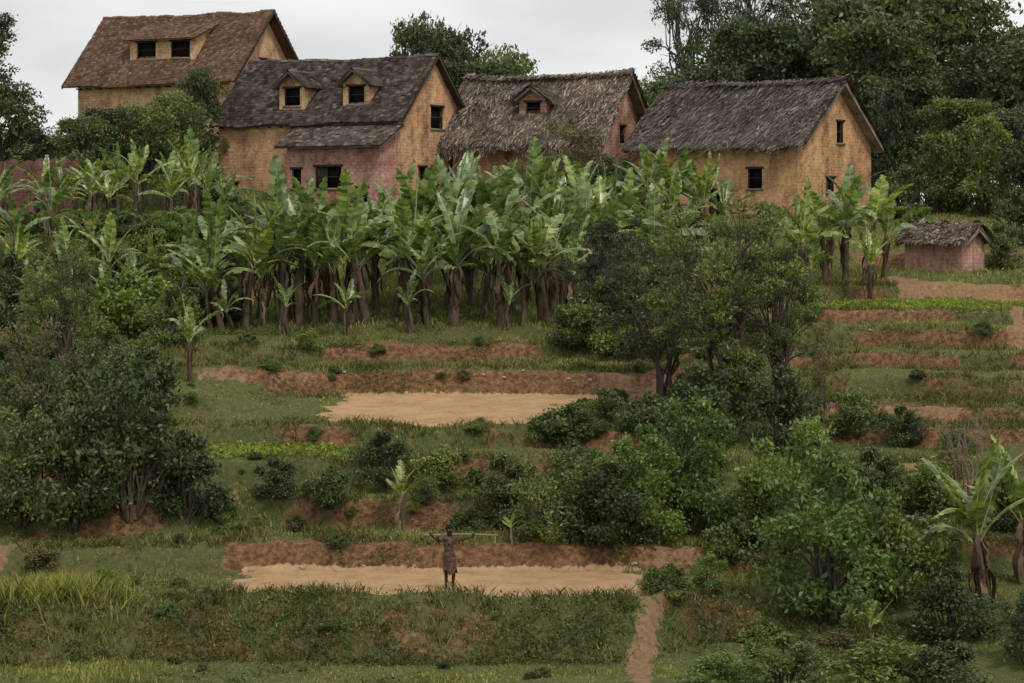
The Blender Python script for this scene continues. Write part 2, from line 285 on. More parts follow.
# ------------------------------------------------------------ grass / weeds
def scat(n,d0,d1,pw=1.0,fn=None,wid=.215):
    d=d0+(d1-d0)*R.rand(n)**pw; x=(R.rand(n)*2-1)*(d*wid+1.0)
    z,s,p,dw=terr(x,d); pm=pathmask(x,d)
    keep=fn(x,d,s,p,pm,dw); return x[keep],d[keep],z[keep],s[keep]
def blades(name,label,x,d,z,nb,h,w,mat_,lean=.6):
    n=len(x); k=n*nb
    X0=np.repeat(x,nb)+R.randn(k)*.06; D0=np.repeat(d,nb)+R.randn(k)*.06; Z0=np.repeat(z,nb)-.03
    hh=np.repeat(h*(.5+R.rand(n)),nb)*(.6+.7*R.rand(k)); a=R.rand(k)*6.283; ln=hh*(.15+lean*R.rand(k))
    wv=R.rand(k)*6.283; ww=w*(.6+.8*R.rand(k))
    B=np.stack([X0,D0,Z0],-1); sd=np.stack([np.cos(wv),np.sin(wv),0*wv],-1)*ww[:,None]
    T=B+np.stack([np.cos(a)*ln,np.sin(a)*ln,hh],-1); Mi=(B*.55+T*.45); Mi[:,2]+=hh*.12
    VV=np.stack([B-sd,B+sd,Mi+sd*.8,T,Mi-sd*.8],1).reshape(-1,3)
    i=np.arange(k)*5
    P5=np.stack([i,i+1,i+2,i+3,i+4],-1)
    o=obj(name,mesh_np(name,VV,P5,[mat_],k=5)); o['kind']='stuff'; o['label']=label; return o
rs=lambda n: R.rand(n)
def fg(x,d,s,p,pm,dw):
    pat=fbm(x*.6,d*.6,60)
    return (p<.3+.3*rs(len(x)))&(pm<.45)&(s<.12+.45*rs(len(x)))&(rs(len(x))<.2+1.6*(pat-.26))
x,d,z,s=scat(175000,46,98,1.1,fg)
h=.045+.15*np.clip(fbm(x*.35,d*.35,70)*2-.75,0,1)
blades('grass','short green and straw-coloured terrace grass',x,d,z,4,h,.012,M_grass)
def fg2(x,d,s,p,pm,dw): return (pm<.45)&(rs(len(x))>s*1.6)&((x<6)|(d>98))
x,d,z,s=scat(45000,88,132,1.0,fg2)
blades('hill_grass','grass and weeds on the upper slope',x,d,z,4,.16+0*x,.02,M_grass)
def fg3(x,d,s,p,pm,dw):
    top=(s<.6)&(((dw>57.3)&(dw<57.95))|((dw>49.3)&(dw<50.1))|((dw>63.1)&(dw<63.6))|((dw>65.3)&(dw<66.1))|((dw>67.3)&(dw<68.1))|((dw>70.9)&(dw<71.9))|((dw>80.1)&(dw<80.8))|((dw>83.4)&(dw<84.2)))
    fb=((dw>56)&(dw<57.3)&(rs(len(x))<.6))
    rr=(x>5.5)&(dw>70)&(s>.005)&(s<.5)
    return (top|fb|rr)&(p<.2)&(pm<.4)&(rs(len(x))<1.8*(fbm(x*.9,d*.5,90)-.2))
x,d,z,s=scat(160000,48,98,1.0,fg3)
blades('bank_grass','long drooping grass along the terrace edges',x,d,z,5,.19+0*x,.012,M_bankg,.9)
n=1500; x=-10.6+R.randn(n)*.9; d=57.6+R.randn(n)*.5; z=terr(x,d)[0]
blades('tall_grass','tall grass clump on the bank',x,d,z,5,.38+0*x,.012,M_grass,.8)
def leafquads(C,size,asp=.5,up=0.0,dirs=None):
    k=len(C); a=R.randn(k,3); 
    if dirs is not None: a=a*.6+dirs
    a/=np.linalg.norm(a,axis=1)[:,None]; b=R.randn(k,3); b[:,2]*=(1-up); b-=a*np.sum(a*b,1)[:,None]; b/=np.linalg.norm(b,axis=1)[:,None]
    sz=(size*(.6+.8*R.rand(k)))[:,None]
    V=np.stack([C-a*sz*.5,C+b*sz*asp*.5,C+a*sz*.5,C-b*sz*asp*.5],1).reshape(-1,3)
    return V,np.arange(k*4).reshape(-1,4)
def cropf(x,d,s,p,pm,dw): return (((x>11)&(x<19)&(dw>90)&(dw<96.4))|((x<-3.5)&(x>-8.5)&(dw>68)&(dw<70.8)))&(rs(len(x))<.8)&(pm<.4)
x,d,z,s=scat(60000,65,99,1.0,cropf)
k=7; C=np.stack([np.repeat(x,k)+R.randn(len(x)*k)*.1,np.repeat(d,k)+R.randn(len(x)*k)*.1,np.repeat(z,k)+.04+np.abs(R.randn(len(x)*k))*.05],-1)
VV,QQ=leafquads(C,.10+0*C[:,0],.6); o=obj('crop',mesh_np('crop',VV,QQ,[M_crop])); o['kind']='stuff'; o['label']='bright green vegetable crop on small terrace plots'
def fg4(x,d,s,p,pm,dw):
    fb=(dw>56)&(dw<57.8)
    return (p<.2)&(pm<.3)&(rs(len(x))<np.where(fb,.15+.45*(fbm(x*.8,d,33)>.5),(.07+s*.7)*np.clip(fbm(x*.7,d*.7,95)*3.6-1.6,0,1)))
x,d,z,s=scat(170000,47,90,1.0,fg4)
k=14; C=np.stack([np.repeat(x,k)+R.randn(len(x)*k)*.12,np.repeat(d,k)+R.randn(len(x)*k)*.12,np.repeat(z,k)+np.abs(R.randn(len(x)*k))*.08],-1)
VV,QQ=leafquads(C,.07+0*C[:,0],.55)
o=obj('ground_cover',mesh_np('ground_cover',VV,QQ,[M_cover])); o['kind']='stuff'; o['label']='low leafy weeds on terrace banks'
# ------------------------------------------------------------ foliage prototypes
def crown_pts(lobes,nclump,nleaf,sig):
    Cs=[];Ds=[]
    for (c,r) in lobes:
        dd=R.randn(nclump,3); dd/=np.linalg.norm(dd,axis=1)[:,None]; rr=(.35+.65*R.rand(nclump)**.5)
        cc=np.array(c)+dd*rr[:,None]*np.array(r)
        cnt=max(3,int(nleaf))
        P=np.repeat(cc,cnt,0)+R.randn(nclump*cnt,3)*sig*np.array([1,1,.6])
        Cs.append(P); Ds.append(np.repeat(dd,cnt,0))
    return np.concatenate(Cs),np.concatenate(Ds)
def limb(mb,a,b,r0,r1,wob=.12,n=6):
    a=np.array(a,float);b=np.array(b,float); Ld=np.linalg.norm(b-a); t=np.linspace(0,1,n)
    P=a+(b-a)*t[:,None]; P[:,2]+=Ld*.12*np.sin(t*math.pi)*1.0
    P[1:-1]+=R.randn(n-2,3)*wob*Ld*.3
    tube(mb,P,r0+(r1-r0)*t,6)
def make_tree(name,H,tr,th,lobes_n,cr,lr,nclump,nleaf,sig,leaf,asp=.5,stems=1,lean=.1,top=1.0,droop=0,flat_=.6,low=.85):
    tk=MB(); lobes=[]
    for s in range(stems):
        a=s/stems*6.28+R.rand(); base=np.array([math.cos(a),math.sin(a),0])*(.2 if stems>1 else 0)
        tp=base+np.array([math.cos(a)*lean*H,math.sin(a)*lean*H,th])
        t=np.linspace(0,1,7); P=base+(tp-base)*t[:,None]; P[1:]+=R.randn(6,3)*np.array([.013,.013,0])*H
        P[0,2]=-.4
        tube(tk,P,tr*(1.25-.6*t),8)
        for j in range(lobes_n//stems):
            ang=R.rand()*6.283; zz=R.rand(); rr=cr*math.sqrt(R.rand())*(1-.55*abs(zz-.35))
            c=np.array([math.cos(ang)*rr+tp[0]*.6,math.sin(ang)*rr+tp[1]*.6,th*low+(H-th*low)*zz*top])
            q=lr*(.6+.7*R.rand()); lobes.append((c,(q,q,q*flat_)))
            k=R.randint(2 if low<.7 else 3,7); limb(tk,P[k],c,tr*.5,tr*.1)
            for e in range(3):
                v=R.randn(3)*q*.7; v[2]=abs(v[2])*.6; limb(tk,c*.8+P[k]*.2,c+v,tr*.18,tr*.05,n=4)
    C,D=crown_pts(lobes,nclump,nleaf,sig)
    D=D*.4; D[:,2]-=droop
    V,Q=leafquads(C,leaf+0*C[:,0],asp,dirs=D)
    return (tk.mesh(name+'_trunk',[M_bark],True),(V,Q))
_cache={}
def crown_mesh(key,VQ,mt):
    k=(key,mt.name)
    if k not in _cache: _cache[k]=mesh_np('crown_'+key+'_'+mt.name,VQ[0],VQ[1],[mt])
    return _cache[k]
TP={}
TP['dense']=[make_tree('dense',8,.2,3,28,2.7,1.2,32,15,.18,.23,low=.7) for _ in range(4)]
TP['airy']=[make_tree('airy',6.2,.085,2.9,56,2.6,.5,17,19,.085,.105,.5,stems=4,lean=.06,flat_=.5,low=.6) for _ in range(3)]
TP['tall']=[make_tree('tall',15,.2,9,22,3.2,1.1,18,12,.22,.26,.35,lean=.03,droop=.6) for _ in range(2)]
TP['sparse']=[make_tree('sparse',4,.06,1.5,16,1.5,.5,16,12,.11,.11,.5,stems=2,lean=.08) for _ in range(2)]
def tree(kind,px,d,h_px,label,mt,cat='tree',wf=1.0,i=None,group=None,dz=0):
    i=R.randint(len(TP[kind])) if i is None else i
    tm,vq=TP[kind][i]; H={'dense':8.6,'airy':6.5,'tall':15.8,'sparse':4.3}[kind]
    s=h_px*d/F/H; x=X(px,d)
    r=obj('tree',None,loc=(x,d,hz(x,d)+dz),rot=(0,0,R.rand()*6.28),sc=(s*wf,s*wf,s)); r.empty_display_size=.5
    obj('trunk',tm,r); obj('crown',crown_mesh(kind+str(i),vq,mt),r); tag(r,label,cat,group); return r
def make_shrub(nl,flat_,nclump,nleaf,leaf,asp,sig=.1):
    tk=MB(); lobes=[]
    for j in range(nl):
        a=R.rand()*6.283; rr=.75*math.sqrt(R.rand()); zz=(.2+1.0*R.rand())*flat_*(1-.5*rr)
        q=.16+.22*R.rand(); lobes.append(((math.cos(a)*rr,math.sin(a)*rr,zz),(q,q,q*.75)))
        limb(tk,(math.cos(a)*.08,math.sin(a)*.08,-.15),lobes[-1][0],.024,.006,n=5)
    lobes.append(((0,0,.2),(.6,.6,.22)))
    for j in range(7):
        a=R.rand()*6.283; rr=.7*R.rand(); lobes.append(((math.cos(a)*rr,math.sin(a)*rr,flat_*(1.1+.25*R.rand())*(1-.4*rr)),(.05,.05,.15))); limb(tk,(0,0,0),lobes[-1][0],.02,.005,n=5)
    C,D=crown_pts(lobes,nclump,nleaf,sig)
    V,Q=leafquads(C,leaf+0*C[:,0],asp,dirs=D*.3)
    return tk,V,Q
SH=[make_shrub(17,1.2,22,15,.085,.5,.08),make_shrub(15,.95,22,14,.09,.6,.08),make_shrub(26,1.5,20,14,.075,.45,.075),make_shrub(15,1.1,16,11,.12,.35,.12),make_shrub(12,.7,22,12,.10,.55,.085)]
def shrub_mesh(i,mt):
    k=('sh',i,mt.name)
    if k not in _cache:
        tk,V,Q=SH[i]; b=MB(); b.V=list(tk.V); b.Q=list(tk.Q); b.M=list(tk.M); b.n=tk.n; b.add(V,Q,1)
        _cache[k]=b.mesh('shrub_%d_%s'%(i,mt.name),[M_bark,mt])
    return _cache[k]
SL={'leaf_dark':'dark green leafy shrub on the terrace bank','leaf_mid':'green leafy shrub on the hillside','leaf_bright':'fresh light green leafy shrub on the slope','leaf_olive':'olive brown dry-looking shrub on the slope'}
def shrub(px,py,wpx,mt,i=None,hf=1.0,d=None,label=None):
    d=hit(px,py) if d is None else d
    i=R.randint(len(SH)) if i is None else i
    s=wpx*.5*d/F; x=X(px,d)
    o=obj('shrub',shrub_mesh(i,mt),loc=(x,d,hz(x,d)-.05*s),rot=(0,0,R.rand()*6.28),sc=(s,s,s*hf))
    tag(o,label or SL[mt.name],'shrub','shrubs on the hillside'); return o
D_,M_,B_,O_=M_dark,M_mid,M_bright,M_olive
for a in [(20,525,130,M_,2,.9),(75,520,130,M_,0,1.2),(130,515,150,D_,2,1.15),(185,518,95,D_,0,1.1),(215,525,50,M_,1,1),(35,455,110,M_,0,1.1),(105,440,100,M_,1,1.2),(20,390,90,D_,1,1),(75,375,90,M_,2,1),(140,420,80,B_,0,1),(45,420,80,B_,3,1),
 (60,340,90,M_,2,1),(10,330,90,D_,0,1.1),(130,335,110,B_,1,1),(95,300,80,M_,0,1),(175,345,70,M_,0,1.1),(30,290,70,B_,3,1),(212,325,60,D_,1,1),(155,300,80,M_,0,1.1),(120,290,60,D_,1,1),(195,290,60,B_,1,1),(70,285,60,D_,0,1),(225,285,50,D_,0,1),(110,360,60,M_,1,.9),
 (40,562,50,O_,4,.8),(85,522,50,M_,1,1),(80,525,34,B_,4,.9),
 (275,500,60,D_,0,.8),(330,508,60,M_,1,1),(385,485,70,D_,0,.9),(440,488,70,M_,1,.9),(500,522,90,D_,0,1),(560,540,110,M_,2,.9),(610,545,100,D_,0,1),(575,485,60,M_,1,1),(470,530,45,M_,1,1),(300,535,36,O_,4,1),(425,500,36,M_,3,1),
 (640,540,115,B_,2,1.0),(690,530,130,B_,2,1.1),(620,500,80,M_,0,1),(668,594,56,M_,1,.9),(710,590,46,B_,0,.9),(735,560,70,M_,1,1),
 (800,545,140,B_,2,1),(830,617,180,B_,2,1),(885,600,120,M_,0,1.1),(765,540,100,M_,0,1),(925,575,90,M_,3,.9),(950,640,100,D_,0,.9),(1030,665,80,D_,2,1),(890,695,130,M_,3,.6),(950,700,120,D_,0,.6),(725,690,90,B_,3,.6),(700,705,80,M_,4,.7),(785,695,110,M_,0,.7),(760,645,60,M_,4,.9),(840,665,70,O_,3,.7),
 (850,440,70,M_,3,.9),(900,445,60,D_,0,.8),(960,450,50,M_,3,.7),(930,510,80,B_,3,.9),(1000,530,80,D_,0,1),(780,450,90,D_,0,1.2),(700,445,100,D_,0,1),(650,432,70,M_,1,1),(575,438,80,M_,4,.8),(605,425,60,M_,0,.8),(545,437,50,M_,4,.9),(870,520,90,D_,0,1),(950,480,50,O_,3,.9),(740,420,80,M_,0,1.1),(690,400,50,M_,1,1),
 (310,347,30,M_,1,1),(575,350,60,D_,0,1),(605,350,90,M_,0,1),(650,350,90,M_,2,1),(690,340,70,M_,0,1),(740,330,70,D_,0,1),(800,320,60,M_,0,1),(250,345,30,M_,4,.7),
 (1000,268,60,M_,0,1),(1018,245,70,D_,0,1),(985,335,30,M_,3,.6)]:
    shrub(a[0],a[1],a[2],a[3],a[4],a[5])
for row in range(3):
    for px in range(-5,240,17): shrub(px,0,32+R.randint(16),[M_,B_,M_][R.randint(3)],[0,1,4][R.randint(3)],.8,d=[101.3,100.2,99.2][row]+R.rand()*.6,label='green shrub of a hedge on the terrace edge')
for (px,d,w,mt,i,hf) in [(620,112,90,D_,2,.9),(575,113,80,D_,0,1),(680,108,60,D_,0,.8),(905,121,60,M_,0,1.1),(940,126,90,M_,2,1),(985,124,100,M_,2,1.1),(1030,122,90,D_,0,1.2),(465,119,60,D_,0,1),(890,130,70,D_,2,1.8),(440,118,50,M_,0,1),(600,118,60,M_,0,1),(235,109,50,M_,0,.9),(262,106,50,M_,1,.9),(215,118,60,M_,0,1),(200,121,60,D_,2,1),(240,104,50,D_,1,.9),(290,103,40,M_,1,.8)]:
    shrub(px,0,w,mt,i,hf,d=d)
cnt=0
while cnt<110:
    px=R.randint(0,1024); py=R.randint(345,683); d=hit(px,py); x=X(px,d)
    _,s_,p_,_dw=terr(np.array([x]),np.array([d])); pm_=pathmask(np.array([x]),np.array([d]))
    if p_[0]>.02 or pm_[0]>.1 or (57.5<_dw[0]<63 and -7.2<x<3.6) or (72<_dw[0]<79.6 and -5.5<x<2): continue
    if abs(px-449)<40 and py<660 and py>520: continue
    shrub(px,0,10+R.rand()*18,[M_,D_,O_,M_,B_][R.randint(5)],[1,3,4][R.randint(3)],.8,d=d,label='small weedy bush growing on the terrace'); cnt+=1
# trees
tree('airy',725,74,215,'tall feathery green tree with several thin stems',M_mid,wf=1.0,i=0)
tree('airy',665,78,175,'feathery dark tree in front of the banana plants',M_dark,wf=.95,i=1)
tree('airy',780,76,160,'slender feathery tree on the terrace edge',M_mid,wf=.8,i=2)
tree('airy',610,85,130,'feathery bushy tree beside the banana plants',M_dark,wf=1.0,i=2)
tree('sparse',822,73,120,'thin nearly bare young tree',M_olive,wf=.4)
tree('sparse',575,116,115,'sparse small tree before a thatched house',M_olive,wf=1.5,i=0)
tree('sparse',535,113,80,'sparse small tree before a thatched house',M_mid,wf=1.2,i=1)
tree('airy',62,76,150,'feathery tree on the lower terrace',M_mid,wf=.7,i=0)
tree('sparse',35,68,150,'small dark tree with thin bare branches',M_olive,wf=.9,i=1)
for (px,d,h,w,mt,k) in [(715,140,145,1.1,D_,'dense'),(770,146,185,1.05,D_,'dense'),(830,150,208,1.0,D_,'dense'),(890,142,195,1.1,D_,'dense'),(945,150,220,1.0,D_,'dense'),(1000,140,170,1.2,D_,'dense'),(1030,150,175,1.1,D_,'dense'),(960,130,115,1.3,M_,'dense'),(1015,128,105,1.3,D_,'dense'),(905,134,135,1.1,D_,'dense'),(860,160,215,1.,D_,'dense'),(680,150,130,.9,M_,'dense'),(900,137,95,1.2,D_,'dense'),(885,133,75,1.2,D_,'dense'),(740,155,190,1,D_,'dense'),(915,158,225,.9,D_,'dense'),
   (685,180,250,.8,D_,'tall'),(760,185,262,.9,D_,'tall'),(860,190,270,.9,D_,'tall'),(930,180,275,.9,D_,'tall'),(722,178,245,.9,D_,'tall'),(810,184,262,.9,D_,'tall'),
   (425,165,205,.5,D_,'dense'),(455,160,190,.7,D_,'dense'),(505,158,165,.8,M_,'dense'),(480,155,155,.9,D_,'dense'),(525,150,140,.9,D_,'dense'),(650,150,125,.9,M_,'dense'),
   (-2,127,130,1.0,D_,'dense'),(-25,140,130,1,D_,'dense'),(85,122,105,1.0,M_,'dense'),(112,124,112,.9,D_,'dense'),(40,126,85,1.1,D_,'dense'),(140,125,112,1.,M_,'dense'),(178,127,118,.95,M_,'dense'),(205,131,115,.7,D_,'dense'),(110,118,60,1.2,M_,'dense'),(20,121,50,1.3,M_,'dense'),(200,119,60,1.1,M_,'dense')]:
    tree(k,px,d,h,{'dense':'broad dark green leafy tree behind the houses','tall':'tall thin-crowned tree standing above the grove'}[k] if d>135 else 'leafy green tree beside the earthen houses',mt,wf=w,group='trees around the village')
# ------------------------------------------------------------ banana plants
def banana_proto(seed,kind='adult'):
    rs_=np.random.RandomState(seed); young=kind in('young','sap'); droopy=kind=='droopy'
    H={'young':1.3,'sap':1.15,'droopy':1.7}.get(kind,1.8+.7*rs_.rand())
    st=MB(); t=np.linspace(0,1,8); ln=rs_.randn(2)*(.18 if kind=='adult' else .06)
    P=np.stack([ln[0]*t**2,ln[1]*t**2,-.4+(H+.4)*t],-1); P[1:-1,:2]+=rs_.randn(6,2)*.02
    tube(st,P,(.14-.065*t)*(.7 if young else 1),9)
    top=P[-1]; lf=MB(); dd=MB()
    nlv={'young':7,'sap':6,'droopy':14}.get(kind,8+rs_.randint(4))
    for k in range(nlv):
        az=k*2.4+rs_.rand()*.9; age=k/nlv
        Ln={'young':1.6,'sap':1.0}.get(kind,2.2)*(.65+.5*rs_.rand()); e0=rad(88-38*age+rs_.randn()*8); e1=rad((68-120*age**1.05+rs_.randn()*20) if kind!='sap' else 60-50*age)
        n=23; tt=np.linspace(0,1,n); el=e0+(e1-e0)*tt**1.3; ds_=Ln/(n-1)
        hx=np.cumsum(np.cos(el))*ds_; hzz=np.cumsum(np.sin(el))*ds_
        dirh=np.array([math.cos(az),math.sin(az),0]); Pm=top+hx[:,None]*dirh+hzz[:,None]*np.array([0,0,1]); Pm[:,2]-=.1+(.5*age*rs_.rand() if not young else 0)
        side=np.array([-math.sin(az),math.cos(az),0]); Pm+=side*(rs_.randn()*.22*tt**2)[:,None]
        tw=rs_.randn()*.5; 
        T=np.gradient(Pm,axis=0); T/=np.linalg.norm(T,axis=1)[:,None]; Nn=-np.cross(T,side)
        tube(lf,Pm,.026*(1.15-tt),4,1)
        wmax={'young':.19,'sap':.17}.get(kind,.255)*(.7+.5*rs_.rand())
        u=np.clip((tt-.13)/.87,0,1); wd=wmax*np.sin(math.pi*u**.85)**.55*(u>0)
        for sgn in (-1,1):
            fold=rs_.uniform(.15,.8)
            sd=side*sgn*math.cos(tw)+np.array([0,0,1])*math.sin(tw)*.7*sgn
            i=3
            while i<n-1:
                j=min(n-1,i+rs_.choice([1,1,2,2,3,4])); dr=rs_.uniform(-.2,.75)*(.3+age) if kind!='sap' else .1
                for (a,b) in zip(range(i,j),range(i+1,j+1)):
                    def edge(q,sh):
                        w=wd[q]; p0=Pm[q]
                        m1=Pm[q]+sd*w*.5+Nn[q]*w*fold*.45+T[q]*w*.15
                        e=Pm[q]+sd*w*(1-.2*abs(dr))+Nn[q]*w*(fold*.5-dr)+T[q]*(w*.45+sh)-np.array([0,0,1])*w*max(dr,0)*.8
                        return p0,m1,e
                    A=edge(a,.03 if a==i else 0); Bp=edge(b,-.06 if b==j else 0)
                    lf.add([A[0],Bp[0],Bp[1],A[1],A[2],Bp[2]],[(0,1,2,3),(3,2,5,4)],0)
                i=j
    for k in range({'young':5,'sap':2,'droopy':22}.get(kind,12)):
        az=rs_.rand()*6.283; z0=H*(.55+.45*rs_.rand()); Ln=.4+.9*rs_.rand(); dirh=np.array([math.cos(az),math.sin(az),0]); side=np.array([-math.sin(az),math.cos(az),0])
        n=6; tt=np.linspace(0,1,n); r0=.07+.2*np.sin(tt*math.pi*.8)*rs_.rand()+.03
        Pm=np.stack([P[5,0]+dirh[0]*r0,P[5,1]+dirh[1]*r0,z0-np.clip(tt*Ln,0,z0-.05)],-1)+rs_.randn(n,3)*.025
        w=.03+.06*rs_.rand(); wv=w*np.sin(.3+tt*2.6)
        Vv=np.concatenate([Pm-side*wv[:,None],Pm+side*wv[:,None]]); dd.add(Vv,[(i,i+1,n+i+1,n+i) for i in range(n-1)])
    return st.mesh('banana_stem',[M_palestem if kind=='sap' else M_stem],True),lf.mesh('banana_leaves',[M_banana,M_rib]),dd.mesh('banana_dead_leaves',[M_dead]),{'young':2.7,'sap':2.1,'droopy':3.4}.get(kind,H+1.75)
BP=[banana_proto(100+i) for i in range(14)]; BY=[banana_proto(200+i,'young') for i in range(2)]; BD=[banana_proto(300,'droopy')]; BS=[banana_proto(400,'sap')]
def banana(px,d,h_px=None,young=False,label=None,pool=None):
    pr=pool or (BY if young else BP); i=R.randint(len(pr))
    x=X(px,d); s=h_px*d/F/pr[i][3]
    r=obj('banana_plant',None,loc=(x,d,hz(x,d)),rot=(R.randn()*.09,R.randn()*.09,R.rand()*6.28),sc=(s*1.05,s*1.05,s)); r.empty_display_size=.4
    obj('stem',pr[i][0],r); obj('crown',pr[i][1],r); obj('dead_leaves',pr[i][2],r)
    tag(r,label or 'banana plant with torn arching leaves in the grove','banana plant','banana plants of the grove')
for px in range(210,580,18): banana(px+R.randint(-8,9),88+R.rand()*1.8,(96+R.rand()*48)*(1 if px>250 else .85))
for px in range(205,610,20): banana(px+R.randint(-9,10),90.8+R.rand()*2,(106 if px>400 else 88)+R.rand()*34)
for px in range(240,650,24): banana(px+R.randint(-10,11),95+R.rand()*2.5,(96 if px>400 else 66)+R.rand()*28)
for px in range(370,720,27): banana(px+R.randint(-10,11),100+R.rand()*3,(76 if px>400 else 56)+R.rand()*26)
for px in (232,285,345,410,505): banana(px,87.2+R.rand()*.8,45+R.rand()*25,True,label='young banana plant at the edge of the grove')
for (px,h) in [(645,86),(662,96),(680,102),(698,94),(715,84),(728,70)]: banana(px,106+R.rand()*3,h)
for px in (470,500,530,580): banana(px,105+R.rand()*2,60+R.rand()*14)
for (px,d,h) in [(775,100,70),(790,98,82),(808,97,100),(825,98,95),(845,98,108),(865,99,110),(884,100,90),(800,103,70),(845,104,85),(828,101,90),(812,96,72),(870,96,80)]: banana(px,d,h,label='banana plant with broad torn leaves below a thatched house')
for (px,d,h) in [(95,114,62),(118,115,72),(135,113,74),(165,114,66),(185,115,80),(205,114,72),(172,110,60),(80,112,60),(222,112,56),(195,117,80)]: banana(px,d,h,label='banana plant beside the upper terrace wall')
for (px,d,h) in [(5,103,62),(30,104,72),(62,103.5,66),(88,104,74),(108,103.8,64),(15,97,80),(75,96,72),(110,94,84),(45,98,76),(8,92,80),(60,91,74),(130,92,64),(-5,99,80),(95,98,66),(150,96,60),(28,86,70),(180,95,60),(100,88,70)]: banana(px,d,h,label='banana plant among shrubs on the terrace')
banana(190,hit(190,385),84,label='lone banana plant on the terrace bank')
banana(985,60.5,150,label='large banana plant with drooping leaves and dead foliage',pool=BD)
banana(1022,62,130,label='large banana plant with dead foliage round the stem',pool=BD)
banana(400,hit(400,532),72,label='young banana plant with pale stem standing on the terrace',pool=BS)
banana(512,hit(512,545),34,label='small banana sapling on the terrace',pool=BS)
banana(870,hit(870,652),56,True,label='small banana sapling among shrubs')
# ------------------------------------------------------------ houses
def uvbox(me):
    uv=me.uv_layers.new(name='UVMap')
    for p in me.polygons:
        n=p.normal
        for li in p.loop_indices:
            v=me.vertices[me.loops[li].vertex_index].co
            uv.data[li].uv=(v.y,v.z) if abs(n.x)>abs(n.y) and abs(n.x)>.3 else ((v.x,v.z) if abs(n.y)>.3 else (v.x,v.y))
def prism(mb_V,mb_F,prof,x0,x1):
    loft(mb_V,mb_F,[(x0,prof),(x1,prof)])
def loft(mb_V,mb_F,secs):
    b=len(mb_V); n=len(secs[0][1])
    for x,prof in secs:
        for (y,z) in prof: mb_V.append((x,y,z))
    mb_F.append([b+n-1-i for i in range(n)]); e=b+n*(len(secs)-1); mb_F.append([e+i for i in range(n)])
    for s in range(len(secs)-1):
        for i in range(n):
            j=(i+1)%n; q=b+s*n; mb_F.append((q+i,q+j,q+n+j,q+n+i))
def cut_wall(name,V,Fc,cuts,mt):
    me=bpy.data.meshes.new(name); me.from_pydata(V,[],Fc); me.update()
    b=bmesh.new(); b.from_mesh(me); bmesh.ops.recalc_face_normals(b,faces=b.faces); b.to_mesh(me); b.free()
    if cuts:
        o=bpy.data.objects.new('t',me); COL.objects.link(o)
        mb=MB()
        for (a,bb) in cuts: box(mb,a,bb)
        cm=mb.mesh('c',[]); 
        b=bmesh.new(); b.from_mesh(cm); bmesh.ops.recalc_face_normals(b,faces=b.faces); b.to_mesh(cm); b.free()
        co=bpy.data.objects.new('c',cm); COL.objects.link(co)
        md=o.modifiers.new('b','BOOLEAN'); md.operation='DIFFERENCE'; md.object=co; md.solver='EXACT'
        dg=bpy.context.evaluated_depsgraph_get(); dg.update()
        me2=bpy.data.meshes.new_from_object(o.evaluated_get(dg)); bpy.data.objects.remove(o); bpy.data.objects.remove(co); me=me2; me.name=name
    me.materials.clear(); me.materials.append(mt); uvbox(me); return me
def window(root,side,u,z,w,h,dep=.24,frame=.06,shutter=False,kind='window'):
    off=0
    if isinstance(side,tuple): side,off=side
    def T(a,b):
        if side=='f': return ((a[0],off+a[1],a[2]),(b[0],off+b[1],b[2]))
        return ((off-b[1],a[0],a[2]),(off-a[1],b[0],b[2]))
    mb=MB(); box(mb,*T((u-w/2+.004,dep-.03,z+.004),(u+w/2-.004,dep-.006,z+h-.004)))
    wo=obj(kind,mb.mesh('window',[M_shadeboard]),root)
    mb=MB(); f=frame
    box(mb,*T((u-w/2+.003,.05,z+f),(u-w/2+f,.14,z+h-f))); box(mb,*T((u+w/2-f,.05,z+f),(u+w/2-.003,.14,z+h-f)))
    box(mb,*T((u-w/2-.1,-.03,z+h-f),(u+w/2+.1,.139,z+h+.05)))
    box(mb,*T((u-w/2+f,.07,z+h*.5),(u+w/2-f,.1,z+h*.5+.04)))
    obj('frame',mb.mesh('frame',[M_wood]),wo)
    mb=MB(); box(mb,*T((u-w/2-.06,-.06,z-.05),(u+w/2+.06,.139,z+f-.003))); obj('sill',mb.mesh('sill',[M_palewood]),wo)
    if shutter:
        mb=MB(); box(mb,*T((u-w/2+f+.01,.1,z+f+.01),(u-w/2+f+w*.4,.125,z+h-f-.01)))
        for q in range(3): box(mb,*T((u-w/2+f+.02+q*(w*.4/3),.09,z+f+.02),(u-w/2+f+(q+1)*(w*.4/3)-.01,.0998,z+h-f-.02)))
        obj('shutter',mb.mesh('shutter',[M_wood]),wo)
